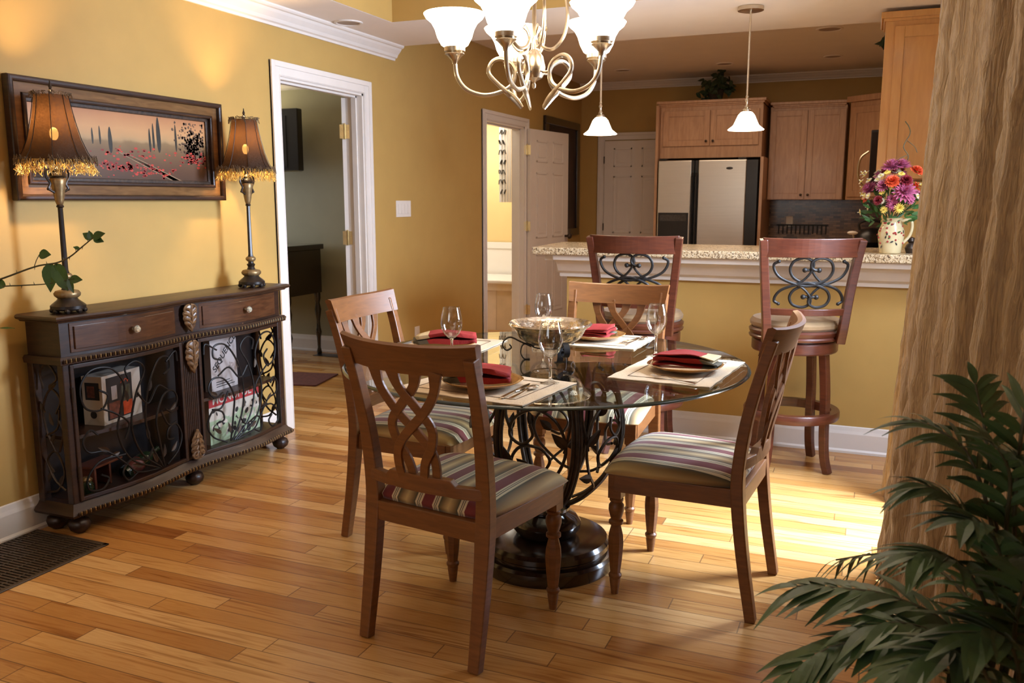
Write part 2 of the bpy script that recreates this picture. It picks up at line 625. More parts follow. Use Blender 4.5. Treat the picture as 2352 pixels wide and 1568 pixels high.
def tag(o, label, cat, group=None, kind=None):
    o['label'] = label
    o['category'] = cat
    if group:
        o['group'] = group
    if kind:
        o['kind'] = kind
    return o


def struct(o):
    o['kind'] = 'structure'
    return o


def sroot(name, loc=(0, 0, 0), rz=0):
    o = bpy.data.objects.new(name, None)
    COL.objects.link(o)
    o.location = loc
    o.rotation_euler = (0, 0, rz)
    o['kind'] = 'structure'
    return o


def dup(root, loc, rz=0.0, label=None, group=None):
    r = root.copy()
    COL.objects.link(r)
    r.location = loc
    r.rotation_euler = (0, 0, rz)
    if label:
        r['label'] = label
    if group:
        r['group'] = group
    for ch in list(root.children):
        c = ch.copy()
        COL.objects.link(c)
        c.parent = r
        for g in list(ch.children):
            d = g.copy()
            COL.objects.link(d)
            d.parent = c
    return r
# ================================================================ THE SETTING
X1, YB = 3.80, 8.30      # right wall, kitchen back wall
D1 = (2.775, 3.655)        # doorway to the study
D2 = (5.615, 6.53)        # doorway to the bathroom
HD = 2.04                # door head height

struct(M().box(-4.0, X1 + 0.1, -3.3, 8.6, -0.05, 0).build('floor', FLOOR))
m = M()
m.box(-0.12, 0, -3.3, D1[0], 0, 2.80).box(-0.12, 0, D1[1], D2[0], 0, 2.80).box(-0.12, 0, D2[1], YB + .1, 0, 2.80)
m.box(-0.12, 0, D1[0], D1[1], HD, 2.80).box(-0.12, 0, D2[0], D2[1], HD, 2.80)
struct(m.build('wall_left', GOLD_WALL))
struct(M().box(0, X1, YB, YB + .1, 0, 2.7).build('wall_back', GOLD_WALL))
struct(M().box(-0.12, .6, -3.4, -3.3, 0, 2.8).box(2.4, X1 + .1, -3.4, -3.3, 0, 2.8).box(.6, 2.4, -3.4, -3.3, 0, .75).box(.6, 2.4, -3.4, -3.3, 2.15, 2.8).build('wall_rear', GOLD_WALL))
m = M()
m.box(X1, X1 + .1, -3.3, 0.85, 0, 2.8).box(X1, X1 + .1, 2.80, YB, 0, 2.8).box(X1, X1 + .1, .85, 2.80, 2.15, 2.8)
struct(m.build('wall_right', GOLD_WALL))
# dining ceiling: a flat border around a raised tray
TX0, TX1, TY0, TY1 = 0.415, 3.20, -0.65, 3.34
Zs, Zk, Zt = 2.40, 2.645, 2.84
m = M()
m.box(0, TX0, -3.3, 4.07, Zs, 2.90).box(TX1, X1, -3.3, 4.44, Zs, 2.90).box(TX0, TX1, -3.3, TY0, Zs, 2.90)
m.box(TX0, 1.40, TY1, 4.07, Zs, 2.90).box(1.40, TX1, TY1, 4.44, Zs, 2.90)
struct(m.build('ceiling', CEIL))
m = M()
e = 0.004
m.box(TX0, TX1, TY1 - e, TY1, Zs + .001, Zt).box(TX0, TX1, TY0, TY0 + e, Zs + .001, Zt)
m.box(TX0, TX0 + e, TY0, TY1, Zs + .001, Zt).box(TX1 - e, TX1, TY0, TY1, Zs + .001, Zt)
struct(m.build('trim_1', GOLD_WALL))
struct(M().box(TX0, TX1, TY0, TY1, Zt, Zt + .04).build('ceiling_tray', CEIL))
m = M().box(0, 1.40, 4.07, YB, Zk, 2.90).box(1.40, X1, 4.44, YB, Zk, 2.90)
struct(m.build('ceiling_kitchen', CEIL))


def profile_run(poly, axis, a0, a1, off):
    """extrude a (out, z) profile along y (axis 1) from x=off outward, or along x (axis 0) from y=off towards -y"""
    q = M()
    n = len(poly)
    if axis == 1:
        vs = [(off + o_, a0, z) for o_, z in poly] + [(off + o_, a1, z) for o_, z in poly]
    else:
        vs = [(a0, off - o_, z) for o_, z in poly] + [(a1, off - o_, z) for o_, z in poly]
    q.add(vs, [tuple(range(n)), tuple(reversed(range(n, 2 * n)))] + [(i, (i + 1) % n, n + (i + 1) % n, n + i) for i in range(n)])
    return q


def crown(top, h=0.095, d=0.085):
    return [(0, top - h), (.012, top - h), (.014, top - h * .86), (.028, top - h * .80), (.036, top - h * .62), (.058, top - h * .36),
            (.066, top - h * .22), (.078, top - h * .18), (d, top - h * .10), (d, top), (0, top)]


BB = [(0, 0), (.022, 0), (.022, .012), (.015, .022), (.015, .105), (.010, .122), (.006, .142), (0, .146)]
struct(profile_run(crown(Zs), 1, -3.3, 4.07, 0).build('trim_2', TRIM))
struct(profile_run(crown(Zk, .075, .08), 0, 0, X1, YB).build('trim_3', TRIM))
for nm, a, b_ in (('baseboard_left', -3.3, 2.68), ('baseboard_left.001', 3.75, 5.52), ('baseboard_left.002', 6.63, YB)):
    struct(profile_run(BB, 1, a, b_, 0).build(nm, TRIM))

# the half wall that carries the bar
struct(M().box(1.478, X1, 3.508, 3.67, 0, 1.035).build('wall_bar', GOLD_WALL))
struct(profile_run(BB, 0, 1.478, X1, 3.508).build('baseboard_bar', TRIM))
AP = [(0, .905), (.02, .905), (.024, .925), (.05, .94), (.085, .985), (.10, 1.00), (.14, 1.01), (.15, 1.038), (0, 1.038)]
q = profile_run(AP, 0, 1.44, X1, 3.508)
q.box(1.42, 1.478, 3.49, 3.71, .93, 1.038).box(1.38, 1.478, 3.39, 3.75, 1.005, 1.038)
struct(q.build('trim_4', TRIM))
bt = M().prism([(1.325, 3.335), (X1, 3.335), (X1, 4.03), (1.27, 4.03), (1.312, 3.37), (1.316, 3.345)], 1.04, 1.082).build('bar_countertop', GRANITE, bevel=.006)
tag(bt, 'long speckled tan granite bar top behind the two stools', 'countertop')


def casing(wall_x, y0, y1, h, side=1, w=0.082):
    """door casing on the face x = wall_x (side +1: faces +x), plus the jamb lining"""
    q = M()
    for (a, b_, d) in ((0, w, .014), (w * .62, w, .022), (w * .05, w * .12, .018)):
        x0, x1 = sorted((wall_x, wall_x + side * d))
        q.box(x0, x1, y0 - b_, y0 - a, 0, h + b_)
        q.box(x0, x1, y1 + a, y1 + b_, 0, h + b_)
        q.box(x0, x1, y0 - a, y1 + a, h + a, h + b_)
    return q


def jamb(y0, y1, h, stop=-.075):
    q = M().box(-.125, .002, y0 - .004, y0 + .014, 0, h).box(-.125, .002, y1 - .014, y1 + .004, 0, h).box(-.125, .002, y0, y1, h - .014, h + .004)
    q.box(stop, stop + .035, y0 + .014, y0 + .026, 0, h - .014).box(stop, stop + .035, y1 - .026, y1 - .014, 0, h - .014)
    q.box(stop, stop + .035, y0 + .014, y1 - .014, h - .026, h - .014)
    return q


def panel_door(w, h, th=0.035):
    """six raised panels, hinge edge at x=0, leaf along +x, faces +-y"""
    q = M().box(0, w, -th / 2, th / 2, .008, h)
    st = w * .145
    pw = (w - 3 * st) / 2
    for (z0, z1) in ((.22, .82), (.98, 1.62), (1.72, 1.93)):
        for k in (0, 1):
            xa = st + k * (pw + st)
            xb = xa + pw
            for sgn in (1, -1):
                y = sgn * th / 2
                for (a, b_, c, d) in ((xa, xb, z0, z0 + .018), (xa, xb, z1 - .018, z1), (xa, xa + .018, z0, z1), (xb - .018, xb, z0, z1)):
                    ya, yb = sorted((y, y + sgn * .007))
                    q.box(a, b_, ya, yb, c, d)
                ya, yb = sorted((y, y + sgn * .005))
                q.box(xa + .045, xb - .045, ya, yb, z0 + .045, z1 - .045)
    return q


def hinge(parent, x, y, z, rz=0):
    q = M().lathe([(.006, -.045), (.007, -.05), (.007, .05), (.006, .054)], 10)
    q.box(-.032, 0, -.002, .001, -.045, .045).box(0, .032, -.002, .001, -.045, .045)
    for dx in (-.02, .02):
        for dz in (-.03, 0, .03):
            q.ball((dx, -.003, dz), .003, n=6)
    o = q.build('hinge', BRASS, parent)
    o.location = (x, y, z)
    o.rotation_euler = (0, 0, rz)
    return o


# door_1: to the study, its leaf swung away into the study
d1 = sroot('door_1')
casing(0, D1[0], D1[1], HD).build('casing', TRIM, d1, bevel=.004)
casing(-.12, D1[0], D1[1], HD, -1).build('casing', TRIM, d1, bevel=.004)
jamb(D1[0], D1[1], HD).build('jamb', TRIM, d1)
lf = panel_door(.85, 2.02).build('door_leaf', TRIM, d1, bevel=.002)
lf.location = (-.135, D1[1] - .018, 0)
lf.rotation_euler = (0, 0, R(116))
for z in (1.80, 1.10, .25):
    hinge(d1, -.128, D1[1] - .030, z, R(33))
# door_2: to the bathroom, leaf folded back along the hall wall
d2 = sroot('door_2')
casing(0, D2[0], D2[1], HD).build('casing', TRIM, d2, bevel=.004)
jamb(D2[0], D2[1], HD).build('jamb', TRIM, d2)
lf = panel_door(.80, 2.03).build('door_leaf', DOORP, d2, bevel=.002)
lf.location = (.035, D2[1] + .03, 0)
lf.rotation_euler = (0, 0, R(81.5))
kb = M().lathe([(0, 0), (.012, 0), (.012, .03), (.026, .04), (.03, .055), (.02, .07), (0, .073)], 14, mt=Matrix.Rotation(R(90), 4, 'X')).build('door_knob', BRONZE, lf)
kb.location = (.74, -.018, .98)
for z in (1.83, 1.10, .28):
    hinge(d2, .028, D2[1] + .010, z, R(21))
# door_3: closed pantry door in the kitchen's back wall
d3 = sroot('door_3')
q = M()
for (a, b_, d) in ((0, .08, .014), (.05, .08, .022)):
    q.box(.285 - b_, .285 - a, YB - d, YB, 0, HD - .02 + b_).box(1.045 + a, 1.045 + b_, YB - d, YB, 0, HD - .02 + b_)
    q.box(.285 - a, 1.045 + a, YB - d, YB, HD - .02 + a, HD - .02 + b_)
q.build('casing', DOORP, d3, bevel=.004)
lf = panel_door(.755, 2.01).build('door_leaf', DOORP, d3, bevel=.002)
lf.location = (.288, YB - .012, 0)
for z in (1.80, 1.05):
    o = M().lathe([(.006, -.04), (.006, .04)], 8).build('hinge', BRONZE, d3)
    o.location = (.287, YB - .034, z)

# window_1: tall glazed door in the right wall, behind the curtains
w1 = sroot('window_1')
q = M()
for (ya, yb, za, zb) in ((.85, .92, 0, 2.15), (2.73, 2.80, 0, 2.15), (.85, 2.80, 2.07, 2.15), (.85, 2.80, 0, .10), (1.80, 1.86, .1, 2.07)):
    q.box(X1 + .01, X1 + .07, ya, yb, za, zb)
q.build('window_frame', TRIM, w1, bevel=.004)
M().box(X1 + .035, X1 + .041, .92, 2.73, .10, 2.07).build('window_pane', PANE, w1)
w2 = sroot('added_rear_window')  # unseen window added to the rear wall as an opening for the fill light
q = M()
for (xa, xb, za, zb) in ((.6, .67, .75, 2.15), (2.33, 2.4, .75, 2.15), (.67, 2.33, .75, .82), (.67, 2.33, 2.08, 2.15), (1.47, 1.53, .82, 2.08)):
    q.box(xa, xb, -3.38, -3.32, za, zb)
q.build('window_frame', TRIM, w2, bevel=.004)
M().box(.67, 2.33, -3.353, -3.347, .82, 2.08).build('window_pane', PANE, w2)

# the study beyond door_1
struct(M().box(-3.9, -.12, 5.085, 5.165, 0, 2.55).box(-3.98, -3.9, .9, 5.165, 0, 2.55).box(-3.98, -.12, .8, .9, 0, 2.55).build('wall_study', STUDY_WALL))
struct(M().box(-3.9, -.12, .9, 5.085, 2.30, 2.35).build('ceiling_study', CEIL))
struct(profile_run(BB, 0, -3.9, -.12, 5.085).build('baseboard_study', TRIM))
# the bathroom beyond door_2
struct(M().box(-2.0, -.12, 7.60, 7.68, 0, 2.45).box(-2.08, -2.0, 5.25, 7.68, 0, 2.45).build('wall_bathroom', BATH_WALL))
struct(M().box(-2.0, -.12, 5.25, 7.60, 2.42, 2.47).build('ceiling_bathroom', CEIL))
TILE = mat('cream_tile', (0.72, 0.60, 0.46), .25, noise=(5, .1))
BATHW = mat('glazed_white', (0.85, 0.83, 0.80), .15, noise=(5, .02))
struct(M().box(-2.0, -.12, 7.585, 7.60, .48, .885).box(-2.0, -.12, 7.575, 7.60, .815, .885).build('trim_5', BATHW, bevel=.003))
tub = thing('bathtub', 'white bathtub with tiled front, glimpsed through the bright doorway', 'bathtub', (-1.05, 7.2, 0))
q = M().box(-.90, .90, -.36, .36, .49, .53)
q.build('rim', BATHW, tub, bevel=.01)
q = M().box(-.88, .88, -.33, -.30, 0, .44).box(-.90, .90, -.345, -.30, .42, .49)
for k in range(6):
    q.box(-.9 + k * .3, -.897 + k * .3 + .001, -.335, -.329, 0, .42)
q.build('apron', TILE, tub)
M().box(-.88, .88, -.30, .34, .1, .48).build('basin', BATHW, tub)
cu = M()
nx = 26
vs, fs = [], []
for j in range(2):
    for i in range(nx):
        vs.append((-.455 + .15 * i / (nx - 1), 6.98 + .015 * math.sin(i * 1.3), 1.33 + j * .95))
for i in range(nx - 1):
    fs.append((i, i + 1, nx + i + 1, nx + i))
cu.add(vs, fs)
for k in range(9):
    z = 1.42 + k * .1
    for dx in (-.435, -.395):
        cu.tube([(dx + .02 * math.sin(k * 2 + t), 6.963, z + .045 * math.sin(t * 1.1)) for t in (0, 1, 2, 3)], .004, 5, mi=1)
tag(cu.build('shower_curtain', [BATHW, IRON], solid=.003), 'white panel with small dark leafy marks hanging in the bathroom', 'curtain')

# wall plates, ceiling cans
sw = thing('light_switch', 'white four-gang switch plate on the gold wall', 'light switch', (0, 4.16, 1.29))
M().box(0, .006, -.105, .105, -.058, .058).build('plate', PLASTW, sw, bevel=.002)
for k in range(4):
    M().box(.006, .011, -.078 + k * .046 - .016 + .01, -.078 + k * .046 + .016 + .01 - .004, -.034, .034).build('rocker', PLASTW, sw, bevel=.002)
ol = thing('wall_outlet', 'white outlet plate low on the gold wall', 'outlet', (0, 4.332, .35))
M().box(0, .006, -.036, .036, -.058, .058).build('plate', PLASTW, ol, bevel=.002)
M().box(.006, .009, -.017, .017, .006, .036).box(.006, .009, -.017, .017, -.036, -.006).build('socket', PLASTW, ol, bevel=.003)


def can_light(x, y, z, r, label, rim):
    t = thing('recessed_light', label, 'ceiling light', (x, y, z), 0, 'recessed ceiling lights')
    M().lathe([(r, 0), (r, -.006), (r * .86, -.008), (r * .80, -.004), (r * .80, 0)], 28, closed=False).build('trim_ring', rim, t, smooth=True)
    M().lathe([(0, -.001), (r * .8, -.001), (r * .8, -.003), (0, -.003)], 28).build('lens', mat('unlit_can', (.32, .24, .19), .5, noise=(8, .05)), t)


can_light(.175, 3.24, Zs, .085, 'unlit recessed light in the ceiling border near the crown moulding', TRIM)
can_light(2.75, 5.93, Zk, .10, 'largest recessed light in the dim kitchen ceiling', CEIL)
can_light(2.72, 7.30, Zk, .085, 'small recessed light near the right end of the kitchen back wall', CEIL)
can_light(1.74, 7.36, Zk, .085, 'recessed light above the ivy on the fridge cabinet', CEIL)
can_light(.72, 7.40, Zk, .085, 'faint recessed light above the closed pantry door', CEIL)

VENTM = mat('oiled_bronze_vent', (.085, .058, .036), .45, .4, noise=(40, .2))
fv = thing('floor_vent', 'dark metal floor vent grille by the left wall', 'vent', (.213, .775, 0), R(0))
q = M()
for (a, b_, c, d) in ((-.205, .205, -.245, -.225), (-.205, .205, .225, .245), (-.205, -.185, -.245, .245), (.185, .205, -.245, .245)):
    q.box(a, b_, c, d, 0, .006)
q.build('frame', VENTM, fv, bevel=.002)
M().box(-.19, .19, -.23, .23, .0005, .0015).build('duct', BLACKP, fv)
q = M()
for k in range(26):
    q.box(-.185, .185, -.222 + k * .0172, -.222 + k * .0172 + .008, .001, .005)
for k in range(5):
    q.box(-.15 + k * .075 - .002, -.15 + k * .075 + .002, -.225, .225, .001, .0055)
q.build('louvre', VENTM, fv)
# ================================================================ LARGE FURNITURE
# ---------------------------------------------------------------- dining table
TC = (2.065, 1.545)
ZG = 0.772                      # top face of the glass
tb = thing('dining_table', 'round glass dining table on a scrolled iron pedestal with dark round wooden base', 'table', (2.075, 1.545, 0))
M().lathe([(.0, 0), (.252, 0), (.256, .010), (.256, .045), (.248, .056), (.232, .060), (.232, .068), (.238, .074), (.238, .092), (.228, .106), (.20, .110), (.10, .112), (0, .112)], 64).build('plinth', BASEW, tb, smooth=True)
M().lathe([(.10, .110), (.112, .118), (.128, .140), (.130, .160), (.112, .185), (.085, .198), (.080, .206), (.090, .212), (.090, .222), (.070, .232), (.055, .240), (0, .242)], 48).build('pedestal_urn', BASEW, tb, smooth=True)
PR = cr([(.035, 0, .225), (.085, 0, .232), (.15, 0, .275), (.215, 0, .35), (.262, 0, .45), (.275, 0, .55), (.258, 0, .65), (.235, 0, .72), (.235, 0, .756)], 6)


def prof_r(z):
    for a, b_ in zip(PR, PR[1:]):
        if a.z <= z <= b_.z:
            return a.x + (b_.x - a.x) * (z - a.z) / max(1e-6, b_.z - a.z)
    return PR[0].x if z < PR[0].z else PR[-1].x


for k in range(6):
    a = R(12 + 60 * k)
    mt = Matrix.Rotation(a, 4, 'Z')
    q = M()
    for dy in (-.013, 0, .013):
        q.tube([(p.x + (.006 if dy == 0 else 0), p.y + dy * (1 if p.z > .3 else .7), p.z) for p in PR], .0078, 7, mt=mt)
    q.build('pedestal_arm', BRONZE, tb, smooth=True)


def on_basket(th, s, z):
    r = prof_r(z)
    a = th + s / .25
    return (r * math.cos(a), r * math.sin(a), z)


for k in range(6):
    th = R(42 + 60 * k)
    fl = 1 if k % 2 else -1
    q = M()
    c1 = [(-.10, .31), (-.02, .33), (.06, .39), (.085, .46), (.05, .52), (-.01, .52), (-.045, .475), (-.02, .43), (.02, .44)]
    c2 = [(.02, .33), (-.06, .40), (-.095, .50), (-.07, .60), (.0, .65), (.07, .62), (.085, .56), (.045, .53), (.01, .56), (.02, .60)]
    c3 = [(-.09, .50), (-.11, .62), (-.08, .71), (-.02, .725), (.01, .68), (-.02, .645), (-.06, .665)]
    c4 = [(.08, .57), (.11, .64), (.09, .71), (.045, .72), (.03, .685)]
    for c in (c1, c2, c3, c4):
        pts = cr([(fl * x, 0, z) for x, z in c], 5)
        q.tube([on_basket(th, p.x, p.z) for p in pts], .0058, 6)
    q.build('vine_scroll', BRONZE, tb, smooth=True)
    for (s_, z, dx, dz, ln) in ((.085, .45, .3, 1, .07), (-.095, .52, .7, .8, .075), (.0, .65, -1, .5, .08), (.02, .44, .8, .7, .06), (-.05, .385, -1, .2, .06)):
        b0 = Vector(on_basket(th, fl * s_, z))
        b1 = Vector(on_basket(th, fl * (s_ + dx * .03), z + dz * .03))
        nrm = Vector((b0.x, b0.y, 0)).normalized()
        M().leaf(b0 + nrm * .006, b1 - b0, ln, .034, nrm, k=5, fold=.3).build('iron_leaf', BRONZE, tb, solid=.0025)
gx, gy = TC[0] - 2.075, TC[1] - 1.545
M().lathe([(.0, .760), (.718, .760), (.718, .772), (0, .772)], 128, (gx, gy, 0)).build('glass_top', TOPGLASS, tb)
q = M().lathe([(.719, .760), (.726, .7615), (.731, .766), (.726, .7705), (.719, .772)], 128, (gx, gy, 0), closed=False)
q.build('glass_edge', EDGEGLASS, tb, smooth=True)
q = M()
for k in range(6):
    a = R(12 + 60 * k)
    q.lathe([(.014, .755), (.014, .7595)], 12, (.235 * math.cos(a), .235 * math.sin(a), 0))
q.build('glass_bumper', BLACKP, tb)

# ---------------------------------------------------------------- dining chairs


def build_chair():
    t = thing('dining_chair', '', 'chair', group='dining chairs around the round glass table')
    leg_path = cr([(0, -.255, 0), (0, -.222, .20), (0, -.200, .38), (0, -.196, .50), (0, -.215, .66), (0, -.252, .82), (0, -.285, .93)], 5)
    for s in (-1, 1):
        pts = [(s * (.205 + .014 * max(0, (p.z - .45) / .5)), p.y, p.z) for p in leg_path]
        ws = [.034 + .006 * max(0, 1 - abs(p[2] - .42) / .4) for p in pts]
        hs = [.036 + .016 * max(0, 1 - abs(p[2] - .40) / .42) for p in pts]
        M().bar(pts, ws, hs, (1, 0, 0)).build('rear_leg', CHAIR, t, bevel=.004)
    # the curve of the rail: middle bows backwards
    def ry(x, z):
        return -.285 - .10 * (z - .93) / .3 - .048 * (1 - (x / .235) ** 2)
    vs, fs = [], []
    nx = 18
    for i in range(nx + 1):
        x = -.240 + .480 * i / nx
        u = abs(x) / .240
        zt = .962 + .010 * u ** 3
        zb = .872 + .008 * u ** 2
        xb = x * .955
        for (xx, z, dy) in ((xb, zb, -.011), (x, zt - .006, -.014), (x, zt, .0), (x, zt - .004, .014), (xb, zb, .011)):
            vs.append((xx, ry(x, z) + dy + .012, z))
    for i in range(nx):
        for j in range(5):
            a, b_ = i * 5 + j, i * 5 + (j + 1) % 5
            fs.append((a, b_, b_ + 5, a + 5))
    fs += [(0, 1, 2, 3, 4), tuple(reversed([nx * 5 + j for j in range(5)]))]
    M().add(vs, fs).build('top_rail', CHAIR, t, smooth=True, angle=40)
    # lower back rail with a raised middle
    pts, hh = [], []
    for i in range(21):
        x = -.205 + .41 * i / 20
        u = abs(x) / .2
        pts.append((x, -.205 - .030 * (1 - u * u), .522 + (.010 if u < .58 else 0)))
        hh.append(.052 if u < .55 else .036)
    q = M().bar(pts, .022, hh, (0, 1, 0))
    q2 = M().tube(pts, [(a, .013) for a in [h * .5 for h in hh]], sec=[(-1, -1), (1, -1), (1, 1), (-1, 1)], up=(0, 1, 0))
    q2.build('lower_rail', CHAIR, t, bevel=.003)
    # woven splats
    def by(x, z):
        k = (z - .54) / .34
        return (-.205 - .030) * (1 - k) + (ry(x * .6, .875) + .012) * k
    A = [(-.112, .885), (-.098, .82), (-.052, .755), (.006, .70), (.054, .645), (.066, .595), (.060, .535)]
    B = [(-.040, .885), (-.022, .83), (.032, .77), (.074, .715), (.066, .655), (.034, .60), (.020, .535)]
    for j, (c, off) in enumerate(((A, .004), (B, -.004))):
        for s in (1, -1):
            pp = cr([(s * x, 0, z) for x, z in c], 5)
            M().bar([(p.x, by(p.x, p.z) + off * s + (.004 if k_ % 10 < 5 else -.002) * s * 0, p.z) for k_, p in enumerate(pp)], [.029 if p.z < .83 else .029 + (p.z - .83) * .28 for p in pp], [.011] * len(pp), (0, 1, 0)) \
                .build('splat', CHAIR, t, bevel=.002)
    # seat frame
    q = M()
    q.box(-.19, .19, -.215, -.185, .375, .437)
    q.box(-.205, .205, .205, .232, .375, .437)
    for s in (-1, 1):
        q.bar([(s * .200, -.19, .406), (s * .218, .215, .406)], .026, .062, (0, 0, 1)) if False else \
            q.add([(s * .190, -.2, .375), (s * .212, -.2, .375), (s * .232, .215, .375), (s * .208, .215, .375),
                   (s * .190, -.2, .437), (s * .212, -.2, .437), (s * .232, .215, .437), (s * .208, .215, .437)],
                  [(0, 3, 2, 1), (4, 5, 6, 7), (0, 1, 5, 4), (1, 2, 6, 5), (2, 3, 7, 6), (3, 0, 4, 7)])
    q.build('seat_frame', CHAIR, t, bevel=.003)
    # domed seat, stripes run front to back
    vs, fs = [], []
    n, mm = 20, 20
    for lay in (0, 1):
        for j in range(mm + 1):
            for i in range(n + 1):
                u, v = -1 + 2 * i / n, -1 + 2 * j / mm
                hw = .212 + .038 * (v + 1) / 2
                e = 1 - max(abs(u), abs(v)) ** 6
                ed = (1 - abs(u) ** 5) * (1 - abs(v) ** 5)
                x = u * hw * (1 - .03 * abs(v) ** 6)
                y = .028 + v * .228 + (.012 * (1 - u * u) if v > 0 else 0) * v - .012 * abs(u) ** 6 * (1 if v > 0 else -1) * abs(v)
                if lay == 0:
                    z = .455 + .045 * (max(0, ed)) ** .45 * (1 - .25 * (u * u + v * v) / 2)
                    if v > .6:
                        z -= .012 * ((v - .6) / .4) ** 2
                else:
                    z = .438
                    x *= .975
                    y = .028 + (y - .028) * .975
                vs.append((x, y, z))
    L1 = (n + 1) * (mm + 1)
    for j in range(mm):
        for i in range(n):
            a = j * (n + 1) + i
            fs.append((a, a + 1, a + n + 2, a + n + 1))
            fs.append((L1 + a, L1 + a + n + 1, L1 + a + n + 2, L1 + a + 1))
    ring = [i for i in range(n + 1)] + [j * (n + 1) + n for j in range(1, mm + 1)] + [mm * (n + 1) + i for i in range(n - 1, -1, -1)] + [j * (n + 1) for j in range(mm - 1, 0, -1)]
    for a, b_ in zip(ring, ring[1:] + ring[:1]):
        fs.append((a, b_, L1 + b_, L1 + a))
    M().add(vs, fs).build('seat_cushion', STRIPE, t, smooth=True, angle=80)
    for s in (-1, 1):
        q = M().box(s * .205 - .023, s * .205 + .023, .189, .235, .350, .437)
        q.lathe([(.019, .350), (.024, .345), (.024, .338), (.019, .333), (.026, .322), (.027, .305), (.022, .285), (.018, .272), (.025, .266), (.025, .256), (.018, .250)], 20, (s * .205, .212, 0))
        q.lathe([(.017, .250), (.026, .215), (.028, .185), (.024, .13), (.018, .075)], 8, (s * .205, .212, 0))
        q.lathe([(.017, .078), (.023, .070), (.022, .062), (.018, .056), (.019, .05), (.013, .004), (.013, 0)], 20, (s * .205, .212, 0))
        q.build('front_leg', CHAIR, t, smooth=True, angle=35)
    return t


chA = build_chair()
chA['label'] = 'dining chair nearest the camera, seen from behind with its woven back'
chA.location = (1.997, 1.006, 0)
chA.rotation_euler = (0, 0, R(-9))
dup(chA, (1.492, 1.668, 0), R(-90), 'dining chair on the far left, between the console and the table')
dup(chA, (2.066, 2.245, 0), R(180), 'dining chair on the far side of the table, in front of the bar')
dup(chA, (2.618, 1.566, 0), R(86), 'dining chair on the right, seen side on beside the curtain')

# ---------------------------------------------------------------- bar stools


def build_stool():
    t = thing('bar_stool', '', 'bar stool', group='swivel stools at the granite bar')
    for k in range(4):
        a = R(45 + 90 * k)
        dx, dy = math.cos(a), math.sin(a)
        pts = cr([(.165, 0, .62), (.185, 0, .40), (.190, 0, .20), (.200, 0, .08), (.222, 0, .0)], 5)
        pts = [(p.x * dx, p.x * dy, p.z) for p in pts]
        M().bar(pts, [.040 - .006 * i / len(pts) for i in range(len(pts))], [.040] * len(pts), (dy, -dx, 0)).build('leg', CHERRY, t, bevel=.004)
    M().lathe([(.195, .262), (.232, .262), (.236, .270), (.236, .300), (.232, .306), (.195, .306), (.195, .262)], 48, closed=False).build('foot_ring', CHERRY, t, smooth=True)
    M().lathe([(0, .605), (.205, .605), (.210, .612), (.210, .655), (.205, .662), (0, .662)], 48).build('seat_apron', CHERRY, t, smooth=True)
    sp = M()
    sp.lathe([(0, .662), (.195, .662), (.195, .670), (.222, .672), (.226, .682), (.218, .690), (.224, .700), (.226, .712), (.214, .722), (0, .722)], 48)
    sp.build('swivel_seat', CHERRY, t, smooth=True)
    M().lathe([(.0, .720), (.205, .720), (.220, .735), (.222, .750), (.208, .770), (.15, .782), (0, .786)], 48).build('cushion', CUSH, t, smooth=True)
    pp = cr([(0, -.165, .665), (0, -.185, .76), (0, -.195, .90), (0, -.215, 1.04), (0, -.245, 1.17)], 5)
    for s in (-1, 1):
        pts = [(s * (.158 + .052 * ((p.z - .66) / .51) ** 1.2 + .018), p.y, p.z) for p in pp]
        M().bar(pts, .040, [.042 - .010 * (p[2] - .66) for p in pts], (1, 0, 0)).build('back_post', CHERRY, t, bevel=.004)

    def yb(x, z, hw):
        k = (z - .76) / .41
        return -.185 - .055 * k - .040 * (1 - (x / hw) ** 2)
    for (z0, z1, hw, nm) in ((1.085, 1.174, .228, 'top_rail'), (.805, .838, .182, 'lower_rail')):
        vs, fs = [], []
        nx = 16
        for i in range(nx + 1):
            x = -hw + 2 * hw * i / nx
            zt = z1 + (.004 * (abs(x) / hw) ** 3 if nm == 'top_rail' else 0)
            vs += [(x * .985, yb(x, z0, hw) - .012, z0), (x, yb(x, z1, hw) - .012, zt), (x, yb(x, z1, hw) + .012, zt), (x * .985, yb(x, z0, hw) + .012, z0)]
        for i in range(nx):
            for j in range(4):
                a, b_ = i * 4 + j, i * 4 + (j + 1) % 4
                fs.append((a, b_, b_ + 4, a + 4))
        fs += [(0, 1, 2, 3), tuple(reversed([nx * 4 + j for j in range(4)]))]
        M().add(vs, fs).build(nm, CHERRY, t, bevel=.003)
    # iron heart scroll
    big = [(-36, 95), (-12, 96), (6, 116), (0, 152), (-40, 174), (-92, 155), (-112, 100), (-92, 45), (-42, 10), (10, -10), (60, -5), (120, 18), (165, 48), (190, 90), (195, 130), (172, 150)]
    k = .00088
    for sx in (1, -1):
        for sz, f in ((1, 1.0), (-1, .88)):
            q = M()
            pts = cr([(sx * x * k * (1 if sz > 0 else .93), 0, .958 + sz * z * k * f * .82) for x, z in big], 5)
            inner = cr([(sx * x * k, 0, .958 + sz * z * k * f * .82) for x, z in ((4, 150), (4, 110), (-16, 62), (-52, 18), (-96, -4))], 5)
            q.tube([(p.x, yb(p.x, p.z, .2) - .003 * sx, p.z) for p in inner], .0060, 8)
            q.tube([(p.x, yb(p.x, p.z, .2) + .004 * sx, p.z) for p in pts], .0070, 8)
            for e_ in (pts[0], pts[-1]):
                q.ball((e_.x, yb(e_.x, e_.z, .2) + .004 * sx, e_.z), .0125 if e_ is pts[0] else .009)
            q.build('iron_scroll', IRON, t, smooth=True)
    return t


